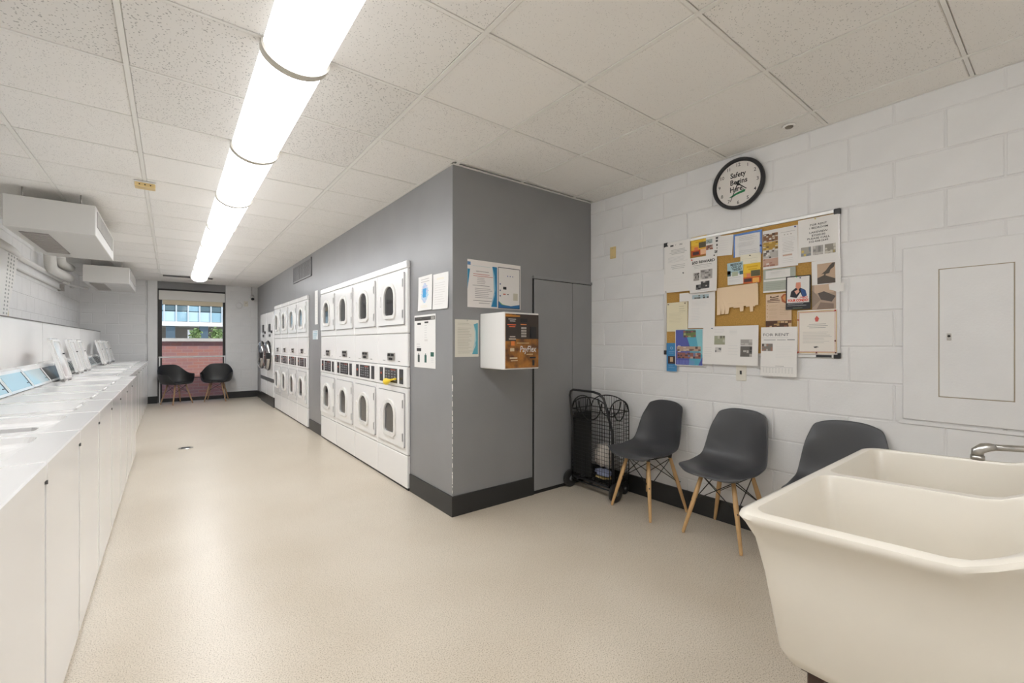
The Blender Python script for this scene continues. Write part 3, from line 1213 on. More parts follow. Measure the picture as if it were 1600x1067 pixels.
s.rect(.65, .51, .715, .57, (.03, .03, .03), .0014).rect(.65, .66, .70, .685, (.5, .1, .05), .0014).rect(.73, .665, .76, .685, (.05, .05, .05), .0014)
s.poly([(.565, .83), (.63, .9), (.8, .93), (.975, .89), (.975, .975), (.565, .975)], (.03, .15, .35), .0014)
s.poly([(.565, .83), (.64, .9), (.76, .93), (.62, .91)], (.2, .42, .12), .0018)
s.rect(.85, .64, .94, .80, (.55, .52, .42), .0014)
s.done()
s = Sheet('notice_sheet', 'cream notice in a sleeve left of the payment box', 'notice', (1.655, YC, 1.452), w=.208, h=.28, off=.002, **CF, color=(.66, .63, .55))
s.poly([(.78, .12), (.97, .08), (.97, .93), (.72, .93), (.86, .7), (.88, .4)], (.10, .34, .42)).poly([(.78, .12), (.88, .3), (.90, .55), (.72, .93), (.82, .62), (.84, .35)], (.35, .55, .58), .001)
s.lines(.1, .72, .1, .14, 2, (.4, .38, .3)).lines(.1, .7, .22, .78, 14, (.45, .42, .35), .3).lines(.12, .75, .84, .89, 2, (.3, .3, .25))
s.pin(.5, .03, (.5, .5, .45), .004).done()
s = Sheet('flyer_sheet', 'white sheet with blue ink blot printed on the corridor side', 'notice', (XC, 3.378, 1.822), w=.244, h=.28, off=.002, rot=.01, curl=.008, **WF)
s.lines(.2, .85, .09, .16, 2, (.35, .33, .33))
for q in range(16):
    y = .22 + q * .036
    hw = .28 * math.sin(PI * (q + 1.5) / 18)
    s.rect(.48 - hw * random.uniform(.8, 1.1), y, .48 + hw * random.uniform(.8, 1.1), y + .02, random.choice([(.12, .38, .68), (.25, .5, .75), (.35, .42, .7), (.2, .55, .8)]))
s.rect(.35, .36, .58, .62, (.06, .33, .66), .0009).lines(.2, .8, .86, .9, 2, (.75, .7, .4)).done()
s = Sheet('flyer_sheet', 'plain white letter sheet nearest the grey corner', 'notice', (XC, 3.12, 1.812), w=.24, h=.275, off=.002, rot=-.012, curl=.006, **WF)
s.lines(.25, .75, .13, .16, 2, (.8, .68, .25)).lines(.12, .85, .26, .85, 10, (.62, .6, .58), .18).done()
s = Sheet('poster', 'white equipment poster with small machine pictures below two sheets', 'poster', (XC, 3.457, 1.506), w=.376, h=.432, off=.002, **WF)
s.rect(0.02, .035, .98, .105, (.07, .065, .06)).lines(.08, .4, .06, .08, 1, (.4, .4, .36)).rect(.8, .045, .95, .095, (.35, .33, .3), .001)
s.rect(.15, .145, .33, .185, (.03, .03, .03)).rect(.5, .13, .68, .16, (.04, .04, .04)).lines(.5, .62, .2, .42, 6, (.55, .55, .55), .2)
s.lines(.12, .3, .55, .6, 2, (.5, .5, .5)).rect(.12, .63, .34, .69, (.03, .03, .03)).rect(.5, .46, .65, .5, (.7, .68, .66))
for q, (a, c) in enumerate(((.22, (.08, .1, .09)), (.55, (.04, .12, .10)))):
    s.rect(a - .05, .76, a + .05, .9, c).rect(a - .02, .73, a + .02, .77, c)
s.rect(.78, .70, .93, .78, (.03, .12, .09)).lines(.8, .93, .82, .88, 3, (.6, .6, .6)).done()
s = Sheet('notice_sheet', 'small blue and white notice on the pier between dryer banks', 'notice', (XC, 6.84, 1.455), w=.28, h=.13, off=.002, **WF, color=(.70, .74, .77))
s.lines(.1, .9, .1, .45, 3, (.25, .45, .55), .6).lines(.1, .8, .6, .9, 3, (.2, .42, .5), .5).done()
s = Sheet('notice_sheet', 'blank white strip of paper high on the grey pier', 'notice', (XC, 6.72, 2.02), w=.16, h=.48, off=.002, **WF)
s.lines(.2, .8, .2, .8, 8, (.7, .7, .7), .2).done()

# ================================================================== right wall: clock
ck = thing('wall_clock', 'round black-rimmed wall clock reading Safety Begins Here', 'clock', (XR, 1.447, 2.206))
CY, CZ, CR = 1.447, 2.380, .176
u, v = Vector((0, -1, 0)), Vector((0, 0, 1))
bm = bmesh.new()
prof = [(0.0, CR * .97), (-.02, CR), (-.036, CR * .985), (-.042, CR * .93), (-.036, CR * .875), (-.022, CR * .855)]
rings = [[bm.verts.new(q) for q in ring_pts(Vector((XR + x - .006, CY, CZ)), 48, u, v, r)] for x, r in prof]
for a, b in zip(rings[:-1], rings[1:]):
    for i in range(48):
        bm.faces.new((a[i], a[(i + 1) % 48], b[(i + 1) % 48], b[i]))
link('rim', to_mesh(bm, 'rim', M['black'], True), ck)
bm = bmesh.new()
tube_bm(bm, [(XR - .007, CY, CZ), (XR - .026, CY, CZ)], CR * .9, 48)
link('dial', to_mesh(bm, 'dial', mat('clock_dial', (.78, .75, .71), .5)), ck)


def wall_text(lst, x, parent, name='lettering', col=(.02, .02, .02)):
    V, F = [], []
    for s_, a, b, h, wd, bold in lst:
        vs, fs, w_ = text_geo(s_, bold)
        k = h / .72
        kx = wd / w_ if wd else k
        i = len(V)
        V += [(x, CY - (a + p * kx), CZ + b + q * k) for p, q in vs]
        F += [tuple(i + j for j in f) for f in fs]
    me = bpy.data.meshes.new(name)
    me.from_pydata(V, [], F)
    me.materials.append(flat(col))
    return link(name, me, parent)


nums = [(str(i), math.sin(2 * PI * i / 12) * CR * .735, math.cos(2 * PI * i / 12) * CR * .735, .024, None, .005) for i in range(1, 13)]
wall_text(nums, XR - .0270, ck, 'numerals')
wall_text([('Safety', -.001, .062, .036, .105, .02), ('Begins', .004, .014, .036, .115, .02), ('Here.', -.009, -.034, .036, .092, .02)], XR - .0270, ck, 'slogan')
bm = bmesh.new()
cs = [(-.062, -.084), (-.03, -.068), (.0, -.058), (.03, -.052), (.05, -.050), (.046, -.066), (.02, -.070), (-.01, -.075), (-.04, -.086)]
vs_ = [bm.verts.new((XR - .0272, CY - a, CZ + b)) for a, b in cs]
bm.faces.new(vs_)
link('green_swoosh', to_mesh(bm, 'green_swoosh', flat((.03, .22, .09))), ck)


def hand(name, ang, ln, w0, x):
    d = Vector((0, -math.sin(ang), math.cos(ang)))
    q = Vector((0, math.cos(ang), math.sin(ang)))
    c = Vector((x, CY, CZ))
    prism(name, [c - d * .02 + q * w0, c + d * ln + q * w0 * .5, c + d * ln - q * w0 * .5, c - d * .02 - q * w0], (-.001, 0, 0), M['black'], ck)


hand('hour_hand', math.radians(130), .075, .0045, XR - .029)
hand('minute_hand', math.radians(204), .125, .0035, XR - .031)
tube('hub', [(XR - .027, CY, CZ), (XR - .034, CY, CZ)], .008, M['black'], ck)

# ------------------------------------------------------------------ cork board
cb = thing('cork_board', 'large aluminium-framed cork notice board under the clock', 'notice board', (XR, 1.44, 1.185))
BY0, BY1, BZa, BZb = .862, 2.028, 1.187, 2.068
box('cork_panel', XR - .014, XR - .006, BY0 + .01, BY1 - .01, BZa + .01, BZb - .01, M['cork'], cb)
fw = .02
for a in ((BY0, BY1, BZa, BZa + fw), (BY0, BY1, BZb - fw, BZb), (BY0, BY0 + fw, BZa, BZb), (BY1 - fw, BY1, BZa, BZb)):
    box('frame_rail', XR - .022, XR - .006, a[0], a[1], a[2], a[3], M['alu'], cb, .002)
for y in (BY0, BY1 - .028):
    for z in (BZa, BZb - .028):
        box('corner_cap', XR - .025, XR - .006, y - .003, y + .031, z - .003, z + .031, M['black'], cb, .003)
box('maker_plate', XR - .0235, XR - .02, BY0 + .04, BY0 + .12, BZa + .003, BZa + .017, M['black'], cb)


def note(name, label, cat, y, z, w, h, layer, **kw):
    return Sheet(name, label, cat, (XR, y, z), w=w, h=h, off=.0145 + .0022 * layer if layer < 5 else .023 + .0022 * (layer - 5), **WF, **kw)


WH = (.80, .785, .76)
s = note('notice_sheet', 'white letter page headed IFSS at the top left of the board', 'notice', 2.017, 2.066, .213, .26, 5, color=WH, rot=.012)
s.rect(.22, .085, .35, .135, (.05, .05, .05)).text('*', .44, .115, .05).text('IFSS', .65, .11, .042, bold=.01)
s.lines(.18, .88, .24, .36, 4, (.3, .3, .3), .35, .3, True).lines(.12, .92, .46, .6, 5, (.55, .55, .55), .25).lines(.2, .85, .7, .8, 3, (.35, .35, .35), .3, .3, True).pin(.12, .09).done()
s = note('notice_sheet', 'blank white sheet at the left edge of the board', 'notice', 2.026, 1.822, .235, .150, 6, color=WH, curl=.006)
s.pin(.72, .06, (.15, .15, .15)).pin(.1, .95, (.5, .5, .52)).lines(.2, .8, .3, .6, 3, (.72, .71, .7), .1).done()
s = note('flyer', 'orange and yellow flyer above the reward sheet', 'flyer', 1.799, 2.072, .121, .142, 1, color=(.80, .42, .05), rot=.02)
s.rect(0, 0, 1, .45, (.82, .55, .06)).rect(0, .7, 1, 1, (.55, .10, .03)).rect(.5, .33, 1, .62, (.12, .10, .06), .001).rect(.2, .12, .85, .2, (.72, .42, .02), .001).rect(.3, .26, .8, .32, (.72, .42, .02), .001)
s.rect(.1, .78, .5, .95, (.08, .04, .04), .001).rect(.6, .7, .95, .98, (.82, .5, .3), .001).rect(.2, .55, .45, .72, (.75, .2, .08), .001).done()
s = note('flyer', 'white sheet of small pictures and black digits near the top rail', 'flyer', 1.682, 2.068, .108, .152, 2, color=WH)
s.photo(.02, .22, .45, .42, [(.35, .42, .42), (.5, .5, .48), (.2, .25, .25)]).photo(.02, .5, .5, .72, [(.3, .12, .08), (.55, .45, .4), (.12, .08, .07)])
for q in range(3):
    s.rect(.68, .04 + q * .14, .98, .13 + q * .14, (.05, .05, .05)).lines(.7, .96, .06 + q * .14, .10 + q * .14, 2, (.6, .6, .6), .3)
s.rect(.72, .51, .86, .61, (.06, .06, .06)).rect(.74, .68, .82, .73, (.06, .06, .06)).text('282', .76, .87, .11, bold=.04).done()
s = note('flyer', 'white sheet headed $50 REWARD with grey photographs', 'flyer', 1.800, 1.916, .206, .265, 7, color=WH, rot=.01, curl=.012)
s.text('$50 REWARD', .5, .15, .075, width=.86, bold=.03).lines(.1, .9, .225, .24, 1, (.15, .15, .15)).lines(.15, .88, .27, .31, 2, (.4, .4, .4), .3)
s.photo(.14, .44, .36, .66, [(.32, .30, .28), (.12, .11, .1), (.5, .47, .43)]).photo(.40, .38, .84, .64, [(.40, .38, .36), (.2, .19, .18), (.55, .52, .5)], 6, 4)
s.photo(.42, .70, .74, .90, [(.06, .06, .06), (.5, .48, .46), (.1, .1, .1)], 4, 4).photo(.24, .78, .42, .92, [(.05, .05, .05), (.2, .2, .2)], 2, 2).lines(.3, .7, .95, .96, 1, (.5, .5, .5))
s.pin(.08, .06, (.6, .1, .08)).pin(.92, .03, (.1, .08, .08)).done()
s = note('index_card', 'tilted plain white card beside the blue-edged sleeve', 'card', 1.594, 2.040, .108, .142, 3, color=WH, rot=-.06)
s.lines(.15, .8, .25, .7, 5, (.68, .67, .66), .15).done()
s = note('sleeve', 'document sleeve with bright blue border at the board top', 'sleeve', 1.482, 2.034, .188, .162, 2, color=(.05, .16, .48), rough=.2)
s.rect(.06, .09, .93, 1, (.78, .78, .78)).lines(.2, .85, .16, .3, 3, (.4, .4, .42), .25).lines(.15, .8, .42, .56, 4, (.4, .4, .42), .25).lines(.2, .85, .75, .9, 3, (.5, .5, .52), .25).pin(.96, .66, (.03, .05, .2)).done()
s = note('notice_sheet', 'pale yellow sheet half hidden behind the second orange flyer', 'notice', 1.434, 1.882, .134, .10, 3, color=(.80, .76, .62))
s.pin(.5, .12, (.05, .05, .05), .004).lines(.1, .9, .3, .33, 1, (.4, .38, .3)).lines(.5, .9, .5, .6, 2, (.6, .55, .3)).done()
s = note('flyer', 'pale blue flyer reading MISSION ONE OF THESE on bare cork', 'flyer', 1.522, 1.838, .108, .154, 4, color=(.78, .78, .76), rot=.02)
s.rect(0, 0, 1, .52, (.42, .58, .62)).text('MISSION', .58, .10, .10, width=.72, bold=.02).text('ONE OF', .58, .22, .10, width=.6, bold=.02).text('THESE?', .62, .34, .10, width=.6, bold=.02)
s.rect(0, .35, .22, .6, (.05, .12, .14)).rect(.3, .42, .68, .62, (.45, .5, .36), .001).rect(.78, .42, 1, .58, (.06, .16, .2), .001).lines(.08, .92, .68, .72, 1, (.3, .25, .35)).lines(.1, .9, .78, .86, 3, (.55, .55, .55), .25).done()
s = note('flyer', 'orange and yellow flyer at the centre of the board', 'flyer', 1.413, 1.816, .112, .134, 5, color=(.80, .42, .05))
s.rect(0, 0, 1, .45, (.84, .56, .05)).rect(0, .68, 1, 1, (.60, .12, .03)).rect(.45, .36, .98, .66, (.14, .13, .07), .001).rect(.2, .12, .85, .2, (.72, .42, .02), .001).rect(.3, .26, .8, .32, (.72, .42, .02), .001)
s.rect(.05, .75, .5, .92, (.08, .04, .04), .001).rect(.55, .74, .92, .98, (.85, .45, .1), .001).rect(.2, .5, .42, .68, (.75, .25, .12), .001).done()
s = note('flyer', 'food flyer with a strip of dish photos on its left', 'flyer', 1.287, 2.018, .207, .254, 5, color=(.79, .775, .755), rot=.008)
for q, cs_ in enumerate(([(.25, .13, .07), (.6, .55, .45), (.1, .07, .05), (.7, .68, .62)], [(.45, .28, .06), (.65, .6, .5), (.2, .12, .05), (.7, .5, .15)], [(.5, .48, .45), (.12, .1, .09), (.7, .69, .66)], [(.55, .36, .28), (.72, .66, .6), (.4, .2, .15)])):
    s.photo(.01, .09 + q * .215, .45, .09 + q * .215 + .205, cs_, 5, 4)
s.lines(.53, .93, .12, .13, 1, (.4, .4, .4), ragged=0)
for q in range(3):
    s.rect(.62 + q * .09, .18, .65 + q * .09, .2, (.35, .33, .3))
s.lines(.55, .93, .26, .34, 3, (.6, .6, .6), .25, .3, True).lines(.56, .9, .38, .62, 7, (.45, .45, .45), .22, .4, True)
s.rect(.58, .69, .84, .73, (.6, .42, .34)).lines(.55, .9, .79, .88, 3, (.6, .6, .6), .2, .3, True).pin(.94, .04, (.04, .06, .3)).done()
s = note('flyer', 'large white FOR RENT 1 BEDROOM page with three room photos', 'flyer', 1.079, 2.042, .210, .266, 5, color=WH)
for q, (tx, yy, wd) in enumerate((('FOR RENT', .16, .42), ('1 BEDROOM', .235, .46), ('LAKEVIEW', .335, .46), ('$2500.00', .405, .34), ('PLEASE CALL', .475, .56), ('312-438-2649', .545, .48))):
    s.text(tx, .52, yy, .043, (.06, .06, .06), width=wd, bold=.012)
for q, cs_ in enumerate(([(.40, .38, .33), (.65, .5, .15), (.28, .3, .32)], [(.42, .40, .38), (.28, .27, .26), (.55, .53, .5)], [(.30, .28, .24), (.6, .57, .5), (.45, .36, .16)])):
    s.photo(.08 + q * .30, .65, .34 + q * .30, .86, cs_, 4, 3)
s.pin(.45, .03, (.75, .6, .15), .004).done()
s = note('flyer', 'sage green and white sheet left of the condo poster', 'flyer', 1.284, 1.760, .192, .152, 6, color=(.42, .45, .39))
s.rect(.08, .06, .84, .40, (.78, .775, .75)).rect(0.02, .45, .98, .52, (.78, .775, .75)).lines(.15, .78, .14, .3, 4, (.6, .6, .58), .2).lines(.1, .7, .62, .85, 4, (.33, .36, .31), .3).rect(0, .93, 1, 1, (.78, .775, .75)).done()
s = note('poster', 'black-bordered poster reading I WANT YOUR CONDO', 'poster', 1.145, 1.697, .137, .210, 9, color=(.035, .035, .04), rot=-.01)
s.rect(.05, .03, .95, .80, (.78, .77, .75))
s.poly([(.18, .62), (.22, .46), (.40, .36), (.60, .36), (.80, .44), (.86, .60), (.70, .66), (.6, .5), (.45, .66)], (.03, .03, .04), .001)
s.poly([(.60, .38), (.80, .45), (.86, .6), (.7, .66), (.64, .5)], (.04, .10, .28), .0013)
s.poly([(.42, .20), (.60, .20), (.62, .34), (.51, .42), (.40, .34)], (.70, .30, .20), .0013).poly([(.36, .46), (.52, .40), (.56, .48), (.44, .56)], (.76, .42, .32), .0016)
s.text('I WANT', .72, .655, .05, (.72, .07, .04), width=.36, bold=.03, lift=.0018).text('YOUR CONDO!', .5, .735, .075, (.72, .07, .04), width=.84, bold=.05, lift=.0018)
s.lines(.08, .92, .83, .85, 1, (.75, .75, .74)).lines(.06, .94, .88, .905, 1, (.75, .75, .74)).lines(.3, .7, .955, .96, 1, (.3, .4, .2)).pin(.45, .03, (.1, .35, .1), .004).pin(.6, .07, (.04, .05, .15), .004).done()
s = note('flyer', 'white sheet with brown photo of a jagged object at the right', 'flyer', 1.005, 1.776, .148, .146, 4, color=WH, rot=.015)
s.rect(.2, .14, .82, .97, (.52, .38, .27)).poly([(.2, .97), (.2, .72), (.45, .62), (.82, .8), (.82, .97)], (.11, .09, .075), .001)
s.poly([(.72, .16), (.82, .14), (.78, .32), (.66, .42), (.62, .56), (.5, .58), (.46, .76), (.42, .74), (.44, .56), (.34, .58), (.5, .44), (.64, .24)], (.10, .085, .07), .0013).lines(.6, .9, .06, .08, 1, (.6, .6, .6)).done()
s = note('photo_print', 'brown photograph of a grey box right of the condo poster', 'photo', 1.004, 1.630, .125, .148, 3, color=(.45, .34, .26))
s.rect(.1, 0, .9, .35, (.60, .45, .33)).poly([(.25, .35), (.5, .28), (.98, .5), (.82, .72), (.38, .62)], (.12, .10, .09), .001).poly([(.0, .2), (.2, .4), (.36, .62), (.0, .95)], (.32, .25, .2), .001).poly([(.36, .72), (.9, .8), (.9, 1), (.2, 1)], (.27, .2, .16), .001).done()
s = note('paper_scrap', 'torn white paper scrap hanging over the right frame rail', 'paper', .915, 1.632, .078, .058, 8, color=WH, outline=[(.0, .006), (.03, .0), (.078, .004), (.075, .022), (.078, .05), (.045, .056), (.02, .042), (.004, .038)])
s.done()
s = note('flyer', 'peach tear-off sheet with most tabs torn away', 'flyer', 1.596, 1.680, .283, .205, 6, color=(.80, .62, .42), curl=.008,
         outline=[(0, .01), (.28, 0), (.283, .148), (.262, .150), (.262, .158), (.25, .155), (.25, .19), (.232, .192), (.228, .155), (.205, .158), (.202, .15), (.188, .15), (.186, .185), (.165, .187), (.162, .158), (.12, .160), (.118, .152), (.09, .155), (.085, .198), (.062, .2), (.06, .16), (.056, .198), (.034, .2), (.032, .165), (.028, .202), (.004, .204)])
s.lines(.15, .85, .2, .62, 6, (.68, .52, .35), .12).pin(.97, .02, (.75, .6, .5), .006).done()
s = note('flyer', 'tan menu flyer with pizza picture and script title', 'flyer', 1.268, 1.596, .152, .224, 5, color=(.66, .50, .36))
s.poly([(.16, .10), (.2, .04), (.24, .09), (.4, .08), (.5, .05), (.52, .09), (.3, .11)], (.12, .07, .04)).rect(.17, .135, .5, .16, (.15, .09, .06)).rect(.06, .18, .56, .205, (.2, .12, .08)).rect(.06, .235, .56, .25, (.12, .07, .05))
s.poly([(.6, .1), (.7, .02), (.9, .02), (1, .1), (1, .27), (.8, .3), (.64, .24)], (.42, .12, .05), .001).poly([(.66, .12), (.75, .06), (.88, .08), (.92, .18), (.8, .25), (.7, .2)], (.66, .30, .10), .0013)
for q in range(4):
    s.rect(.04, .32 + q * .11, .07, .34 + q * .11, (.2, .08, .03)).lines(.12, .5, .32 + q * .11, .37 + q * .11, 3, (.5, .36, .24), .25)
s.lines(.55, .92, .36, .6, 6, (.5, .36, .24), .2).photo(.0, .78, 1, .99, [(.10, .05, .03), (.45, .28, .12), (.25, .1, .05), (.6, .42, .25)], 7, 3).done()
s = note('notice_sheet', 'white page with a city skyline strip below the reward sheet', 'notice', 1.818, 1.651, .207, .264, 5, color=WH, curl=.008)
s.photo(.15, .06, .78, .17, [(.42, .52, .56), (.08, .08, .07), (.2, .2, .18)], 8, 2).lines(.12, .8, .25, .36, 4, (.65, .65, .65), .2).lines(.12, .5, .44, .8, 9, (.68, .68, .68), .2).done()
s = note('notice_sheet', 'narrow pale yellow notice at the lower left of the cork', 'notice', 2.003, 1.592, .178, .226, 4, color=(.78, .72, .52))
s.pin(.1, .06, (.12, .06, .04), .004).pin(.9, .05, (.12, .06, .04), .004).lines(.6, .9, .14, .3, 3, (.45, .42, .3), .2).lines(.12, .8, .36, .7, 8, (.6, .55, .4), .16).done()
s = note('flyer', 'purple and teal flyer with rows of group photos', 'flyer', 1.924, 1.380, .226, .276, 8, color=(.76, .76, .76))
s.rect(.02, .01, .98, .98, (.10, .12, .40)).poly([(.35, .01), (.98, .01), (.98, .75), (.84, .98), (.5, .98), (.55, .5)], (.10, .38, .52), .0009).poly([(.72, .01), (.98, .01), (.98, .7), (.85, .6)], (.25, .56, .62), .0011)
s.photo(.3, .03, .75, .22, [(.16, .22, .08), (.3, .1, .12), (.1, .08, .08), (.4, .38, .2)], 5, 3)
s.photo(.06, .47, .92, .60, [(.48, .34, .26), (.12, .08, .07), (.6, .5, .44), (.2, .14, .12)], 8, 2).photo(.08, .64, .92, .80, [(.3, .12, .1), (.08, .07, .08), (.5, .36, .28), (.16, .2, .34), (.45, .08, .12)], 9, 3)
s.rect(.1, .45, .2, .62, (.75, .72, .7), .0012)
for q in range(12):
    s.rect(.07 + q * .055, .85, .09 + q * .055, .97, (.22, .26, .62), .0012)
s.done()
s = note('leaflet', 'narrow blue leaflet hanging below the board left end', 'leaflet', 2.003, 1.276, .088, .222, 6, color=(.06, .25, .50))
s.text('o', .5, .16, .16, (.6, .68, .75), bold=-.02).lines(.2, .85, .3, .36, 2, (.3, .5, .7), .3).rect(.15, .46, .85, .73, (.05, .03, .03), .001).rect(.35, .5, .65, .66, (.55, .38, .22), .0014).lines(.2, .8, .8, .86, 2, (.35, .52, .7), .3).done()
s = note('flyer', 'wide white sheet with two house photos along the bottom rail', 'flyer', 1.698, 1.396, .386, .273, 7, color=WH, curl=.014)
s.lines(.22, .42, .08, .16, 3, (.62, .62, .62), .2).photo(.22, .25, .42, .48, [(.35, .36, .26), (.5, .5, .42), (.18, .18, .14)], 4, 3).photo(.24, .55, .36, .68, [(.6, .58, .56), (.2, .2, .2), (.72, .71, .7)], 4, 2)
s.lines(.03, .2, .55, .78, 5, (.66, .66, .66), .15).lines(.5, .64, .1, .2, 4, (.6, .6, .6), .2).lines(.48, .66, .5, .72, 4, (.66, .66, .66), .15).photo(.70, .35, .9, .50, [(.38, .36, .34), (.52, .5, .48)], 3, 2)
s.photo(.70, .52, .9, .78, [(.14, .13, .12), (.45, .43, .4), (.06, .06, .06)], 4, 3).pin(.18, .05, (.05, .1, .3), .004).done()
s = note('flyer', 'white FOR RENT tear-off sheet hanging below the board', 'flyer', 1.295, 1.38, .213, .318, 8, color=WH, curl=.012)
s.text('FOR RENT', .42, .16, .06, (.08, .08, .08), width=.72).lines(.02, .98, .215, .22, 1, (.6, .6, .6)).rect(.08, .255, .42, .27, (.4, .4, .4)).rect(.46, .255, .7, .27, (.4, .4, .4)).rect(.74, .25, .94, .27, (.35, .35, .35))
s.photo(.03, .34, .34, .49, [(.22, .2, .18), (.5, .48, .45), (.08, .07, .06), (.35, .2, .15)], 5, 3).lines(.42, .9, .4, .62, 8, (.68, .68, .67), .15).lines(.42, .72, .79, .8, 1, (.35, .35, .35)).lines(.02, .98, .815, .82, 1, (.5, .5, .5))
for q in range(10):
    s.lines(.07 + q * .088, .11 + q * .088, .84, .92, 4, (.45, .45, .45), .35, 0).rect(.045 + q * .088, .83, .048 + q * .088, 1, (.62, .61, .6))
s.done()
s = note('notice_sheet', 'cream notice with red and gold border at lower right', 'notice', 1.082, 1.48, .209, .272, 6, color=(.78, .74, .68))
for a in ((.02, .03, .98, .045), (.02, .955, .98, .97), (.02, .03, .035, .97), (.965, .03, .98, .97)):
    s.rect(*a, (.62, .38, .12))
for a in ((.05, .055, .95, .062), (.05, .94, .95, .947), (.05, .055, .058, .947), (.942, .055, .95, .947)):
    s.rect(*a, (.5, .10, .08))
s.poly([(.45, .2), (.5, .14), (.56, .2), (.53, .27), (.47, .27)], (.62, .12, .10)).lines(.18, .85, .32, .4, 3, (.25, .25, .25), .3, .4, True).lines(.14, .88, .5, .74, 8, (.5, .48, .46), .25, .3).poly([(.42, .83), (.5, .82), (.56, .84), (.48, .85), (.52, .86), (.44, .86)], (.12, .12, .12)).pin(.96, .04, (.5, .05, .05)).pin(.96, .70, (.2, .05, .05)).pin(.97, .96, (.1, .03, .03)).pin(.03, .96, (.5, .05, .05)).pin(.03, .22, (.5, .1, .08)).pin(.5, .965, (.2, .05, .05)).done()
s = note('paper_scrap', 'small blank white square below the blank sheet', 'paper', 1.893, 1.658, .078, .064, 5, color=WH)
s.done()

# switch plates, electrical panel
sp = thing('wall_plate', 'beige blank wall plate left of the clock', 'wall plate', (XR, 2.55, 2.03))
box('plate', XR - .012, XR - .005, 2.52, 2.585, 2.03, 2.135, mat('beige_plate', (.74, .58, .28), .4), sp, .003)
for z in (2.045, 2.12):
    tube('screw', [(XR - .012, 2.5525, z), (XR - .0135, 2.5525, z)], .004, M['steel'], sp, 8)
sp = thing('light_switch', 'ivory toggle switch plate under the notice board', 'switch', (XR, 1.434, 1.02))
box('plate', XR - .012, XR - .005, 1.399, 1.469, 1.015, 1.13, mat('ivory_plate', (.74, .71, .63), .4), sp, .003)
box('toggle', XR - .02, XR - .01, 1.429, 1.439, 1.06, 1.085, M['black'], sp)
ep = thing('electrical_panel', 'white flush electrical panel with latch door above the sink', 'electrical panel', (XR, .312, .87))
box('cover', XR - .018, XR - .0065, .040, .583, .870, 1.785, M['block'], ep, .004)
epd = box('panel_door', XR - .022, XR - .017, .186, .438, 1.004, 1.652, M['block'], ep, .002)
boxes('door_gap', [(XR - .0192, XR - .017, .182, .442, 1.0, 1.656)], mat('gap_tan', (.35, .30, .22), .7), ep)
box('latch', XR - .026, XR - .021, .394, .41, 1.29, 1.325, M['steel'], epd)
tube('lock', [(XR - .026, .402, 1.312), (XR - .029, .402, 1.312)], .006, M['dark'], epd, 10)
box('bottom_ledge', XR - .013, XR - .0065, .03, .60, .845, .862, M['block'], ep)

sm_ = thing('sprinkler', 'small dark sprinkler cap on the ceiling near the clock', 'sprinkler', (2.946, 1.071, ZC))
tube('escutcheon', [(2.946, 1.071, ZC - .002), (2.946, 1.071, ZC - .008)], [.036, .03], M['tgrid'], sm_, 16)
tube('cap', [(2.946, 1.071, ZC - .008), (2.946, 1.071, ZC - .014)], [.022, .02], mat('tarnish', (.22, .19, .15), .5), sm_, 14)

# ================================================================== chairs along the right wall
def side_shell():
    prof = [((x * .88 if x < 0 else x) - .05, z) for x, z in [(-.235, .425), (-.225, .440), (-.19, .447), (-.12, .440), (-.03, .428), (.06, .424), (.125, .438), (.17, .475), (.195, .53), (.212, .60), (.226, .68), (.240, .75), (.250, .795), (.256, .815), (.262, .822)]]
    half = [.165, .205, .225, .232, .233, .230, .226, .222, .217, .210, .198, .182, .168, .152, .122]
    n = len(prof)
    T = 13
    bm = bmesh.new()
    g = []
    for i, ((x, z), h) in enumerate(zip(prof, half)):
        a = prof[max(0, i - 1)]
        b = prof[min(n - 1, i + 1)]
        t = Vector((b[0] - a[0], 0, b[1] - a[1])).normalized()
        nr = Vector((-t.z, 0, t.x))              # up for the seat, forward for the back
        row = []
        for j in range(T):
            s_ = -1 + 2 * j / (T - 1)
            if i < 5:
                cv = .030 * (i / 4.0) + .004
            elif i < 9:
                cv = .055
            else:
                cv = .055 - .035 * (i - 8) / (n - 9)
            p = Vector((x, s_ * h, z)) + nr * (cv * abs(s_) ** 2.6)
            if i > n - 5:
                p = Vector((x - cv * .5 * abs(s_) ** 2.6, s_ * h, z - .006 * (i - n + 5) * abs(s_) ** 3))
            if i < 2:
                p.x += .035 * abs(s_) ** 3
            row.append(bm.verts.new(p))
        g.append(row)
    for i in range(n - 1):
        for j in range(T - 1):
            bm.faces.new((g[i][j], g[i][j + 1], g[i + 1][j + 1], g[i + 1][j]))
    return bm


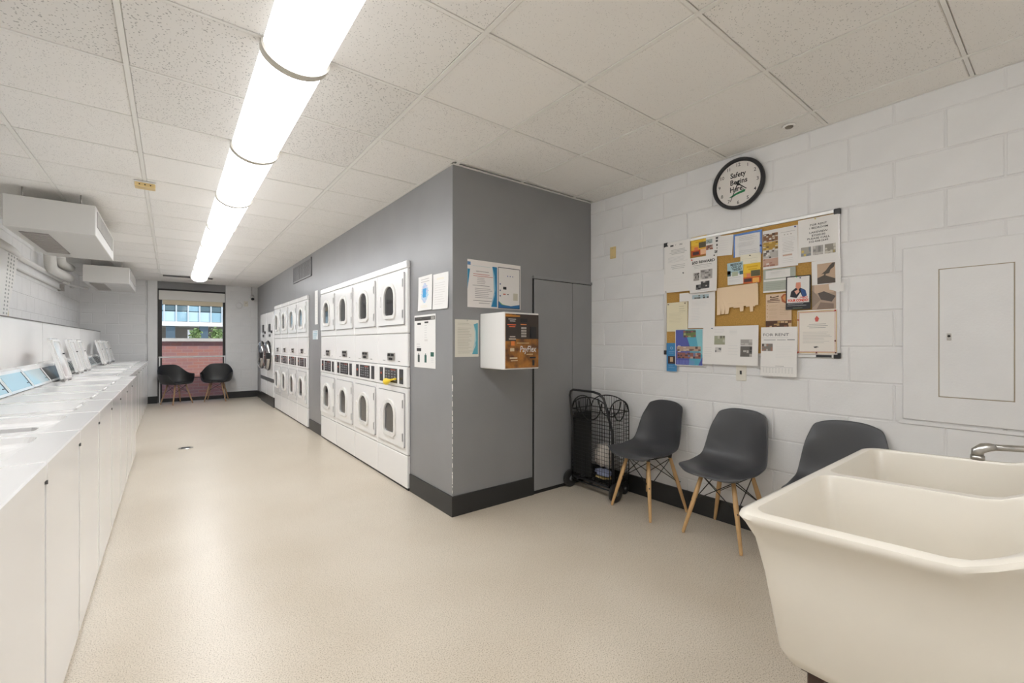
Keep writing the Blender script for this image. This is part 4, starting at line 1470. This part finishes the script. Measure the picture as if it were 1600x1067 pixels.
def arm_shell():
    """bucket seat with arms; local front is -x."""
    bm = bmesh.new()
    NA, NR = 40, 9
    rings = []
    for k in range(NR):
        r = k / (NR - 1)
        row = []
        for i in range(NA):
            a = 2 * PI * i / NA             # 0 = front (-x)
            d = abs((a + PI) % (2 * PI) - PI) / PI   # 0 front .. 1 back
            def sm(e0, e1, x):
                t_ = min(1, max(0, (x - e0) / (e1 - e0)))
                return t_ * t_ * (3 - 2 * t_)
            hr = .445 + .185 * sm(.16, .36, d) + .19 * sm(.50, .92, d)
            Rx, Ry = .25, .30
            ex = .78
            ca, sa = math.cos(a), math.sin(a)
            px_ = -Rx * math.copysign(abs(ca) ** ex, ca)
            py_ = Ry * math.copysign(abs(sa) ** ex, sa)
            if px_ > 0:
                px_ *= 1.06
            f = math.sin(min(1, r / .72) * PI / 2)
            z = .415 + (hr - .415) * max(0, (r - .45) / .55) ** 1.35
            flare = .90 + .10 * max(0, (r - .5) / .5)
            row.append(bm.verts.new((px_ * f * flare + (.02 * r if px_ > 0 else 0), py_ * f * flare, z)))
        rings.append(row)
    c = rings[0]
    for k in range(1, NR - 1 + 1):
        a, b = rings[k - 1], rings[k]
        for i in range(NA):
            j = (i + 1) % NA
            bm.faces.new((a[i], a[j], b[j], b[i]))
    bmesh.ops.remove_doubles(bm, verts=bm.verts[:], dist=1e-5)
    return bm


def make_chair(kind):
    arm = kind == 'arm'
    t = thing('armchair' if arm else 'side_chair', 'x', 'chair', (0, 0, 0), None, world=False)
    bm = arm_shell() if arm else side_shell()
    o = link('seat_shell', to_mesh(bm, 'seat_shell', M['seat_dk'] if arm else M['seat'], True), t)
    md = o.modifiers.new('thickness', 'SOLIDIFY')
    md.thickness = .009
    md.offset = 0
    ms = o.modifiers.new('smooth', 'SUBSURF')
    ms.levels = 1
    ms.render_levels = 2
    w = M['wood_dk'] if arm else M['wood']
    tops, feet = [], []
    for sx, sy in ((-1, -1), (-1, 1), (1, 1), (1, -1)):
        top = Vector((sx * .115 + .0, sy * .105, .408))
        ft = Vector((sx * .192, sy * .195, .0))
        tops.append(top)
        feet.append(ft)
        leg = tube('leg', [top, top.lerp(ft, .35), ft + Vector((0, 0, .012)), ft], [.0125, .0155, .0105, .009], w, t, 12)
        p = top.lerp(ft, .45)
        tube('bolt', [p + Vector((sx * .008, sy * .008, 0)), p + Vector((sx * .016, sy * .016, 0))], .004, M['black'], leg, 8)
    bm = bmesh.new()
    for i in range(4):
        j = (i + 1) % 4
        tube_bm(bm, [tops[i].lerp(feet[i], .03), tops[j].lerp(feet[j], .45)], .003, 6)
        tube_bm(bm, [tops[j].lerp(feet[j], .03), tops[i].lerp(feet[i], .45)], .003, 6)
        tube_bm(bm, [tops[i] + Vector((0, 0, .004)), tops[j] + Vector((0, 0, .004))], .004, 6)
    link('wire_brace', to_mesh(bm, 'wire_brace', M['wire'], True), t)
    for p in tops:
        tube('mount', [p + Vector((0, 0, -.006)), p + Vector((0, 0, .022))], [.014, .017], M['black'], t, 10)
    return t


ch = make_chair('side')
CH = [(2.912, 2.035, -8, 'charcoal shell chair with wooden legs beside the shopping cart'),
      (2.912, 1.430, -3, 'charcoal shell chair with wooden legs, middle of three by the block wall'),
      (2.912, .812, 4, 'charcoal shell chair mostly hidden behind the cream sink')]
for k, (x, y, r, lb) in enumerate(CH):
    c = ch if k == 0 else copy_tree(ch)
    c.location = (x, y, 0)
    c.rotation_euler = (0, 0, math.radians(r))
    c['label'] = lb
    c['group'] = 'charcoal side chairs along the block wall'
ac = make_chair('arm')
AC = [(.10, 11.58, 122, 'dark bucket armchair turned sideways at the left of the tall window'),
      (.80, 11.66, 78, 'dark bucket armchair facing forward at the right of the tall window')]
for k, (x, y, r, lb) in enumerate(AC):
    c = ac if k == 0 else copy_tree(ac)
    c.location = (x, y, 0)
    c.rotation_euler = (0, 0, math.radians(r))
    c['label'] = lb
    c['group'] = 'bucket armchairs in front of the window'

# ================================================================== folding shopping cart
ct = thing('shopping_cart', 'black wire folding shopping cart with wheels in the corner', 'cart', (2.93, 2.51, 0))
cx0, cx1, cy0, cy1, cz0, cz1 = 2.80, 3.05, 2.325, 2.745, .12, .70
wm = M['wire']


def wire_panel(name, p, du, dv, nu, nv, arch=0.0):
    """grid of wires; p origin, du/dv edge vectors."""
    bm = bmesh.new()
    p, du, dv = Vector(p), Vector(du), Vector(dv)
    for i in range(nu + 1):
        f = i / nu
        top = 1 + arch * math.sqrt(max(0, 1 - (2 * f - 1) ** 2)) if arch else 1
        tube_bm(bm, [p + du * f, p + du * f + dv * top], .0016 if 0 < i < nu else .004, 5, False)
    for j in range(nv + 1):
        tube_bm(bm, [p + dv * (j / nv), p + dv * (j / nv) + du], .0016 if 0 < j < nv else .004, 5, False)
    if arch:
        tube_bm(bm, [p + du * (i / 16) + dv * (1 + arch * math.sqrt(max(0, 1 - (2 * i / 16 - 1) ** 2))) for i in range(17)], .005, 6)
        c = p + du * .5 + dv
        tube_bm(bm, [c + du * (.30 * math.cos(PI + PI * i / 10)) + dv * (arch * .65 + arch * 1.3 * math.sin(PI + PI * i / 10)) for i in range(11)], .005, 6)
    return link(name, to_mesh(bm, name, wm), ct)


h_ = cz1 - cz0
wire_panel('wire_side', (cx0, cy1, cz0), (0, cy0 - cy1, 0), (0, 0, h_), 16, 18, .20)
wire_panel('wire_side', (cx1, cy1, cz0), (0, cy0 - cy1, 0), (0, 0, h_), 16, 18, .20)
wire_panel('wire_side', (cx0, cy0, cz0), (cx1 - cx0, 0, 0), (0, 0, h_), 10, 18, .18)
wire_panel('wire_side', (cx0, cy1, cz0), (cx1 - cx0, 0, 0), (0, 0, h_), 10, 18, .18)
wire_panel('wire_floor', (cx0, cy1, cz0), (0, cy0 - cy1, 0), (cx1 - cx0, 0, 0), 10, 7)
# liner: dark cloth on the far half
boxes('cloth_liner', [(cx0 + .006, cx0 + .009, cy0 + .20, cy1 - .01, cz0 + .02, cz1 - .08), (cx0 + .01, cx1 - .01, cy1 - .012, cy1 - .009, cz0 + .02, cz1 - .04)], mat('black_mesh_cloth', (.012, .012, .012), .8), ct)
hp = [(cx0 + .02, cy1 - .01, .10), (cx0 - .0, cy1 - .01, .55), (cx0 - .03, cy1 - .005, .82), (cx0 - .032, cy1 - .02, .858), (cx0 - .034, cy1 - .05, .870), (cx0 - .034, cy0 + .14, .870), (cx0 - .03, cy0 + .08, .858), (cx0 - .02, cy0 + .04, .82), (cx0 + .03, cy0 - .005, .55), (cx0 + .04, cy0 - .01, .10)]
tube('handle', hp, .0105, M['black'], ct, 10)
tube('axle', [(cx0 + .015, cy0 - .04, .075), (cx0 + .015, cy1 + .045, .075)], .006, wm, ct, 8)
boxes('base_frame', [(cx0, cx0 + .012, cy0, cy1, .10, .115), (cx1 - .012, cx1, cy0, cy1, .10, .115), (cx0, cx1, cy0, cy0 + .012, .10, .115), (cx0, cx1, cy1 - .012, cy1, .10, .115)], M['black'], ct)


def wheel(x, y, r, w):
    bm = bmesh.new()
    tube_bm(bm, [(x, y - w / 2, r), (x, y - w * .35, r), (x, y + w * .35, r), (x, y + w / 2, r)], [r * .86, r, r, r * .86], 24)
    o = link('wheel', to_mesh(bm, 'wheel', M['black_rubber']), ct)
    tube('hub', [(x, y - w / 2 - .006, r), (x, y + w / 2 + .006, r)], r * .3, mat('hub_grey', (.12, .12, .12), .35), o, 14)


wheel(cx0 + .015, cy0 - .05, .075, .03)
wheel(cx0 + .015, cy1 + .035, .075, .03)
wheel(cx1 - .02, cy0 + .03, .05, .022)
wheel(cx1 - .02, cy1 - .03, .05, .022)
# laundry inside
def lump(name, label, c, r, m_, seed):
    rnd = random.Random(seed)
    bm = bmesh.new()
    bmesh.ops.create_icosphere(bm, subdivisions=3, radius=1)
    ph_ = [rnd.uniform(0, 6) for _ in range(6)]
    for v in bm.verts:
        q = v.co.copy()
        d = 1 + .16 * math.sin(5 * q.x + ph_[0]) * math.cos(6 * q.y + ph_[1]) + .12 * math.sin(9 * q.z + 7 * q.x + ph_[2]) + .06 * math.sin(15 * q.y + ph_[3])
        v.co = Vector(c) + Vector((q.x * r[0], q.y * r[1], q.z * r[2])) * d
    o = link(name, to_mesh(bm, name, m_, True))
    tag(o, label, 'laundry', 'bundle of laundry in the cart')


lump('cloth_bundle', 'crumpled white cloth inside the shopping cart', (2.88, 2.45, .33), (.058, .085, .10), flat((.62, .57, .52)), 3)
lump('cloth_bundle', 'pale blue crumpled cloth low in the shopping cart', (2.875, 2.45, .188), (.045, .085, .030), flat((.30, .34, .50)), 5)
lump('cloth_bundle', 'yellow crumpled cloth at the bottom of the cart', (2.90, 2.47, .142), (.05, .07, .012), flat((.60, .46, .20)), 8)

# ================================================================== laundry sink
sk = thing('laundry_sink', 'large cream double-basin laundry sink at the right edge', 'sink', (1.70, .22, 0))
SX0, SX1, SYF, SYB, SZ = 1.135, 2.27, .545, -.10, .85


def loop(x0, x1, y0, y1, r, z, n=6, zslope=0.0):
    pts = rrect(x1 - x0, y1 - y0, r, n, None, 12)
    cx, cy = (x0 + x1) / 2, (y0 + y1) / 2
    out = []
    for a, b in pts:
        y = cy + b
        t_ = max(0, min(1, (.15 - y) / .15))
        out.append((cx + a, y, z + zslope * max(0, min(1, (SYF - y) / .40)) + (3.2 * zslope * t_ * t_ * (3 - 2 * t_))))
    return out


def skin(bm, rings, close_first=False, close_last=False):
    vs = [[bm.verts.new(p) for p in r] for r in rings]
    n = len(vs[0])
    for a, b in zip(vs[:-1], vs[1:]):
        for i in range(n):
            j = (i + 1) % n
            bm.faces.new((a[i], a[j], b[j], b[i]))
    if close_first:
        bm.faces.new(vs[0][::-1])
    if close_last:
        bm.faces.new(vs[-1])
    return vs


RS = .02
bm = bmesh.new()
# outer skin: bottom -> wall -> flared rim -> rolled lip
o_r = [loop(SX0 + .062, SX1 - .062, SYB + .03, SYF - .118, .045, .50),
       loop(SX0 + .042, SX1 - .042, SYB + .01, SYF - .096, .045, .508),
       loop(SX0 + .034, SX1 - .034, SYB, SYF - .084, .045, .53),
       loop(SX0 + .030, SX1 - .030, SYB, SYF - .050, .05, .70, zslope=.004),
       loop(SX0 + .024, SX1 - .024, SYB, SYF - .030, .05, .78, zslope=.012),
       loop(SX0 + .008, SX1 - .008, SYB, SYF - .010, .05, .82, zslope=RS),
       loop(SX0, SX1, SYB, SYF, .05, .835, zslope=RS),
       loop(SX0 + .004, SX1 - .004, SYB + .004, SYF - .004, .048, .846, zslope=RS),
       loop(SX0 + .016, SX1 - .016, SYB + .014, SYF - .016, .042, .850, zslope=RS)]
top = skin(bm, o_r, close_first=True)[-1]
# two basins
DXm = 1.695
bas = [(SX0 + .034, DXm - .016), (DXm + .016, SX1 - .034)]
ins = []
for (a, b) in bas:
    y0, y1 = .045, SYF - .034
    rr_ = [loop(a, b, y0, y1, .045, .850, zslope=RS), loop(a + .006, b - .006, y0 + .006, y1 - .006, .042, .840, zslope=RS),
           loop(a + .02, b - .02, y0 + .015, y1 - .03, .05, .70), loop(a + .035, b - .035, y0 + .02, y1 - .06, .06, .57), loop(a + .07, b - .07, y0 + .05, y1 - .10, .05, .545)]
    ins.append(skin(bm, rr_, close_last=True)[0])
# rim face with two holes
for i in range(len(top)):
    try:
        bm.edges.new((top[i], top[(i + 1) % len(top)]))
    except ValueError:
        pass
es = []
for lp in [top] + ins:
    for i in range(len(lp)):
        e = bm.edges.get((lp[i], lp[(i + 1) % len(lp)]))
        es.append(e)
bmesh.ops.triangle_fill(bm, edges=es, use_beauty=True)
so_ = link('double_basin', to_mesh(bm, 'double_basin', M['sink'], True), sk)
try:
    so_.data.set_sharp_from_angle(angle=math.radians(50))
except Exception:
    pass
# stand
for x in (SX0 + .10, SX1 - .14):
    for y in (SYB + .04, SYF - .17):
        box('leg', x, x + .035, y, y + .035, 0, .48, M['brown'], sk, .003)
boxes('stand_rail', [(SX0 + .085, SX1 - .085, SYF - .16, SYF - .128, .478, .502), (SX0 + .085, SX1 - .085, SYB + .03, SYB + .06, .478, .502),
                     (SX0 + .085, SX0 + .12, SYB + .03, SYF - .128, .478, .502), (SX1 - .12, SX1 - .085, SYB + .03, SYF - .128, .478, .502)], M['brown'], sk)
for (a, b) in bas:
    c = ((a + b) / 2, .30)
    tube('drain', [(c[0], c[1], .5451), (c[0], c[1], .549)], [.04, .036], M['steel'], sk, 16)

fa = thing('faucet', 'worn chrome swivel faucet spout over the cream sink', 'faucet', (1.95, -.03, .935))
tip = Vector((1.80, .172, .985))
bs = Vector((1.95, -.03, .985))
d_ = (bs - tip).normalized()
e1 = tip + d_ * .022
tube('spout', [bs + Vector((0, 0, -.05)), bs + Vector((0, 0, -.03)), bs + Vector((0, 0, -.006)) - d_ * .006, bs - d_ * .03, e1 + d_ * .03, e1], [.011, .011, .0105, .0095, .009, .009], M['steel'], fa, 12)
tube('outlet_elbow', [e1 + d_ * .012, e1, e1 - d_ * .012 + Vector((0, 0, -.002)), tip + Vector((0, 0, -.012)) - d_ * .004, tip + Vector((0, 0, -.026)) - d_ * .004], [.0095, .012, .0135, .0135, .013], M['steel'], fa, 14)
p_ = tip - d_ * .004
tube('aerator', [p_ + Vector((0, 0, -.024)), p_ + Vector((0, 0, -.036))], [.0148, .0148], M['steel'], fa, 16)
tube('riser', [(bs.x, bs.y, .936), (bs.x, bs.y, .96)], [.024, .018], M['steel'], fa, 16)
for s_ in (-1, 1):
    tube('valve_handle', [(bs.x + s_ * .10, bs.y - .01, .936), (bs.x + s_ * .10, bs.y - .01, .98), (bs.x + s_ * .10, bs.y - .01, .995)], [.02, .014, .024], M['steel'], fa, 12)
boxes('body_bar', [(bs.x - .11, bs.x + .11, bs.y - .025, bs.y + .005, .937, .952)], M['steel'], fa, .004)

# ================================================================== left wall equipment
def make_unit():
    t = thing('fan_coil_unit', 'x', 'air unit', (0, 0, 0), 'ceiling-hung air units on the left', world=False)
    x0, x1, y0, y1, z0, z1 = -1.085, -.53, 0, 1.55, 2.235, 2.50
    box('casing', x0, x1, y0, y1, z0, z1, M['acgrey'], t, .004)
    g = mat('grille_grey', (.30, .28, .27), .5)
    gl = box('intake_grille', -1.03, -.85, .18, 1.26, z0 - .004, z0 + .002, g, t)
    for k in range(16):
        yy = .20 + k * 1.03 / 15
        box('slat', -1.025, -.855, yy, yy + .03, z0 - .009, z0 - .003, mat('grille_slat', (.42, .40, .38), .5), gl)
    og = box('outlet_grille', x1 - .002, x1 + .003, .10, 1.42, z0 + .095, z1 - .03, g, t)
    for k in range(22):
        yy = .12 + k * 1.27 / 21
        box('slat', x1, x1 + .007, yy, yy + .012, z0 + .098, z1 - .033, M['acgrey'], og)
    for x in (x0 + .1, x1 - .1):
        for y in (.06, y1 - .08):
            tube('hanger_rod', [(x, y, z1), (x, y, ZC)], .006, M['steel'], t, 8)
    return t


un = make_unit()
for k, (y, lb) in enumerate(((5.38, 'boxy off-white air unit hung from ceiling, the nearer one'), (9.50, 'boxy off-white air unit hung from ceiling by the far wall'))):
    u_ = un if k == 0 else copy_tree(un)
    u_.location = (0, y, 0)
    u_['label'] = lb

pipe_m = mat('white_insulation', (.66, .65, .62), .6, bump=.1, bscale=40)
for k, (dy, lb) in enumerate(((0.0, 'white insulated pipe elbow between the air units, near one'), (.62, 'white insulated pipe elbow between the air units, far one'))):
    t = thing('insulated_pipe', lb, 'pipe', (-1.3, 8.4 + dy, 2.2), 'insulated pipes on the left wall')
    y = 8.45 + dy
    pts = [(-1.28, y, ZC), (-1.28, y, 2.46 + .1 * k)] + [tuple(p) for p in arc((-1.28, y + .16, 2.44 + .14 * k), .16 - .03 * k, PI, PI * 1.5, 6, (0, 1, 0), (0, 0, 1))] + [(-1.28, y + .4, 2.28 + .17 * k), (-1.25, 9.6 + .12 * k, 2.28 + .17 * k)]
    tube('pipe_run', pts, .062, pipe_m, t, 14)
    tube('collar', [(-1.28, y, 2.50), (-1.28, y, 2.52)], .066, M['plastic_white'], t, 14)

vp = thing('valve_pipe', 'thin bare pipe with lever valve near the far air unit', 'pipe', (-1.36, 9.9, 2.2))
tube('pipe_run', [(-1.33, 9.75, 2.235), (-1.33, 10.1, 2.235), (-1.2, 11.0, 2.26)], .022, M['plastic_white'], vp, 10)
for y in (9.95, 10.5):
    tube('union', [(-1.325, y, 2.237), (-1.315, y + .07, 2.24)], .034, M['pan'], vp, 10)
tube('lever', [(-1.32, 10.2, 2.25), (-1.30, 10.08, 2.36)], .011, M['black'], vp, 8)

rl = thing('wall_raceway', 'long white pipe rail running along the left block wall', 'rail', (-1.38, 8.5, 2.12))
tube('top_pipe', [(-1.355, 7.20, 2.243), (-1.355, 9.95, 2.255)], .03, M['plastic_white'], rl, 12)
box('channel', XL, -1.385, 7.1, 9.9, 2.135, 2.225, M['block'], rl)
box('lower_edge', XL, -1.375, 7.05, 9.9, 2.115, 2.132, M['acgrey'], rl)
box('end_bracket', XL, -1.34, 9.86, 9.95, 2.10, 2.20, M['steel'], rl, .004)
tube('end_cap', [(-1.35, 7.24, 2.235), (-1.345, 7.16, 2.238), (-1.34, 7.0, 2.245), (-1.34, 6.8, 2.25), (-1.34, 6.3, 2.25)], [.031, .045, .052, .055, .055], M['plastic_white'], rl, 14)
ps = thing('perforated_sleeve', 'white perforated plastic sleeve hanging at the left edge', 'sleeve', (-1.31, 6.6, 1.52))
prism('sheet', [(-1.33, 6.3, 1.52), (-1.33, 6.55, 1.52), (-1.33, 6.98, 2.19), (-1.33, 6.3, 2.19)], (.04, 0, 0), M['plastic_white'], ps)
hl = []
for r in range(16):
    for c in range(5):
        yy = 6.42 + c * .1 + r * .012
        zz = 1.56 + r * .04
        if yy < 6.50 + (zz - 1.52) * .64:
            hl.append((-1.2905, -1.288, yy, yy + .03, zz, zz + .018))
hm = boxes('hole_pattern', hl, mat('hole_grey', (.42, .43, .42), .7), ps)
hm['kind'] = 'stuff'
cp_ = box('wall_panel', XL, XL + .012, 5.6, 7.19, 1.506, 2.11, mat('cream_board', (.66, .60, .44), .7, noise=.15, nscale=4))
tag(cp_, 'cream stained board on the left wall above the washers', 'board')

# beige box on the ceiling, ceiling slot diffuser
bx = thing('ceiling_sensor', 'beige rectangular sensor box on the ceiling left of the lights', 'sensor', (-.165, 4.68, ZC))
box('base', -.235, -.095, 4.64, 4.74, ZC - .012, ZC - .003, M['pan'], bx)
bb_ = box('cover', -.230, -.100, 4.645, 4.735, ZC - .045, ZC - .012, mat('beige_box', (.70, .52, .24), .4), bx, .003)
for x in (-.20, -.165, -.13):
    tube('screw_head', [(x, 4.6455, ZC - .028), (x, 4.642, ZC - .028)], .005, M['brown'], bb_, 8)
sv = thing('slot_diffuser', 'long dark slot air diffuser in the ceiling before the window', 'vent', (.28, 10.92, ZC))
box('slot', -.12, .68, 10.80, 11.0, ZC - .006, ZC - .002, mat('slot_dark', (.05, .05, .05), .6), sv)
for y in (10.83, 10.88, 10.93):
    box('slat', -.115, .675, y, y + .018, ZC - .012, ZC - .005, mat('slot_bar', (.16, .15, .15), .5), sv)

# end wall devices
sec = thing('security_camera', 'small grey security camera in the far corner', 'camera', (1.523, YE, 2.29))
tube('cable', [(1.51, YE - .03, ZC), (1.515, YE - .03, 2.40)], .006, M['steel'], sec, 8)
box('mount', 1.495, 1.55, YE - .05, YE - .006, 2.36, 2.41, M['steel'], sec, .005)
tube('body', [(1.52, YE - .05, 2.38), (1.515, YE - .10, 2.34), (1.51, YE - .18, 2.30)], [.035, .045, .045], M['acgrey'], sec, 14)
tube('lens', [(1.51, YE - .18, 2.30), (1.5095, YE - .19, 2.295)], .032, M['black'], sec, 14)
th_ = thing('thermostat', 'ivory wall thermostat box right of the window', 'thermostat', (1.393, YE, 2.12))
box('case', 1.355, 1.435, YE - .035, YE - .006, 2.13, 2.25, mat('ivory_plate', (.74, .71, .63), .4), th_, .006)
tube('knob', [(1.393, YE - .035, 2.205), (1.393, YE - .042, 2.205)], .014, M['steel'], th_, 10)
dm = thing('wall_disc', 'flat round white cover plate beside the thermostat', 'cover plate', (1.26, YE, 2.08))
bm = bmesh.new()
tube_bm(bm, [(1.26, YE - .006, 2.145), (1.26, YE - .022, 2.145), (1.26, YE - .027, 2.145)], [.07, .068, .05], 24)
link('cover', to_mesh(bm, 'cover', M['block'], True), dm)

# ================================================================== tall window at the end
wi = thing('window_1', 'tall dark-framed window with brick wall outside', 'window', (.386, YE + .05, 0))
wi['kind'] = S
fy0, fy1 = YE + .04, YE + .10
for nm, a in (('jamb', (OX0, OX0 + .075, .0, OZ1)), ('jamb', (OX1 - .05, OX1, 0, OZ1)), ('bottom_rail', (OX0 + .075, OX1 - .05, 0, .075)), ('head', (OX0 + .075, OX1 - .05, OZ1 - .035, OZ1)), ('transom_bar', (OX0 + .075, OX1 - .05, 2.19, 2.215))):
    box(nm, a[0], a[1], fy0, fy1, a[2], a[3], M['bronze'], wi)
box('pane', OX0 + .075, OX1 - .05, fy0 + .025, fy0 + .031, .075, 2.19, glass_mat('window_glass', (.95, .96, .96), .005), wi)
box('mid_bar', OX0 + .075, OX1 - .05, fy0 + .02, fy0 + .04, .50, .515, M['bronze'], wi)
box('blind_cassette', OX0 + .02, OX1 - .012, YE - .01, YE + .04, 2.20, 2.40, mat('blind_white', (.78, .77, .74), .6), wi, .006)
box('blind_cloth', OX0 + .08, OX1 - .055, YE + .015, YE + .02, 2.10, 2.20, mat('blind_cream', (.74, .66, .50), .8), wi)
gr = thing('guard_rail', 'thin white metal guard rail across the tall window', 'rail', (.386, YE - .03, 0))
gm_ = mat('rail_white', (.70, .70, .69), .4)
for x in (OX0 + .035, OX1 - .02):
    box('post', x - .012, x + .012, YE - .04, YE - .015, 0, .98, gm_, gr)
box('top_rail', OX0 + .02, OX1 - .005, YE - .042, YE - .013, .955, .985, gm_, gr)
box('lower_bracket', OX0 + .02, OX0 + .12, YE - .04, YE - .015, .475, .50, gm_, gr)

# ================================================================== outside
gd = box('ground', -14, 16, YE + .25, 60, -.14, -.02, M['concrete'])
tag(gd, 'pale paving outside the window', 'ground', kind=S)
bw_ = thing('brick_wall', 'red brick garden wall with pale coping outside the window', 'wall', (.5, 13.1, -.14))
box('brickwork', -6, 7, 13.0, 13.3, -.14, 1.31, brick_mat(), bw_)
box('coping', -6, 7, 12.96, 13.34, 1.31, 1.385, M['concrete'], bw_)
ob = thing('office_building', 'glass and concrete office building across the street', 'building', (2, 33, 0))
box('floor_band', -14, 20, 30, 33, 2.20, 2.43, M['concrete'], ob)
box('back_wall', -14, 20, 33, 33.4, 0, 2.2, mat('lobby', (.34, .32, .29), .7), ob)
box('upper_core', -14, 20, 30.3, 33, 2.43, 9, mat('core_dark', (.06, .08, .09), .5), ob)
gp = mat('curtain_glass', (.20, .33, .39), .15)
gp2 = mat('curtain_glass_dark', (.05, .09, .11), .12)
gp3 = mat('curtain_glass_pale', (.36, .48, .52), .2)
for k in range(26):
    x = -6 + k * .52
    box('glass_panel', x + .03, x + .49, 30.12, 30.2, 2.45, 2.98, gp3 if k % 3 else gp, ob)
    box('glass_panel', x + .03, x + .49, 30.12, 30.2, 3.02, 3.30, gp2 if k % 3 != 1 else gp, ob)
    box('glass_panel', x + .03, x + .49, 30.12, 30.2, 3.34, 6.5, gp, ob)
    box('mullion', x - .03, x + .03, 30.06, 30.22, 2.43, 6.6, mat('mullion_pale', (.42, .45, .46), .4), ob)
for k in range(-4, 7):
    x = -.21 + k * 1.48
    box('column', x, x + .40, 30.1, 30.5, 0, 2.2, mat('column_slate', (.05, .08, .10), .5), ob)
    box('infill', x + .95, x + 1.2, 30.3, 30.4, 0, 2.0, M['concrete'], ob)
leafm = mat('leaves', (.15, .22, .07), .7, noise=.5, nscale=6)
for k, (x, y, r) in enumerate(((1.02, 28.2, .20), (2.0, 28.6, .26), (-1.3, 28.0, .24))):
    t = thing('street_tree', 'small green shrub before the glass building, %s' % ('middle one', 'right one', 'left one')[k], 'shrub', (x, y, -.02), 'shrubs before the office building')
    tube('stem', [(x, y, -.02), (x, y, 1.6)], [.05, .03], M['wood_dk'], t, 8)
    bm = bmesh.new()
    rnd = random.Random(k)
    for q in range(420):
        a, b, c = rnd.gauss(0, .45), rnd.gauss(0, .45), rnd.gauss(0, .45)
        p = Vector((x + a * r, y + b * r, 1.75 + c * r))
        e1_, e2_ = Vector((rnd.uniform(-1, 1), rnd.uniform(-1, 1), rnd.uniform(-1, 1))).normalized() * .09, Vector((rnd.uniform(-1, 1), rnd.uniform(-1, 1), rnd.uniform(-1, 1))).normalized() * .06
        bm.faces.new([bm.verts.new(p + e) for e in (e1_, e2_, -e1_, -e2_)])
    f_ = link('foliage', to_mesh(bm, 'foliage', leafm), t)

# drain cover and small marks on the floor
fd = thing('floor_drain', 'small round floor drain in the corridor', 'drain', (.145, 6.64, 0))
tube('flange', [(.145, 6.64, .0), (.145, 6.64, .004)], [.075, .07], M['steel'], fd, 24)
boxes('slots', [(.145 - .045, .145 + .045, 6.60 + q * .02, 6.608 + q * .02, .0035, .0046) for q in range(5)], M['dark'], fd)
for o in SC.objects:
    if '_abs' in o:
        del o['_abs']
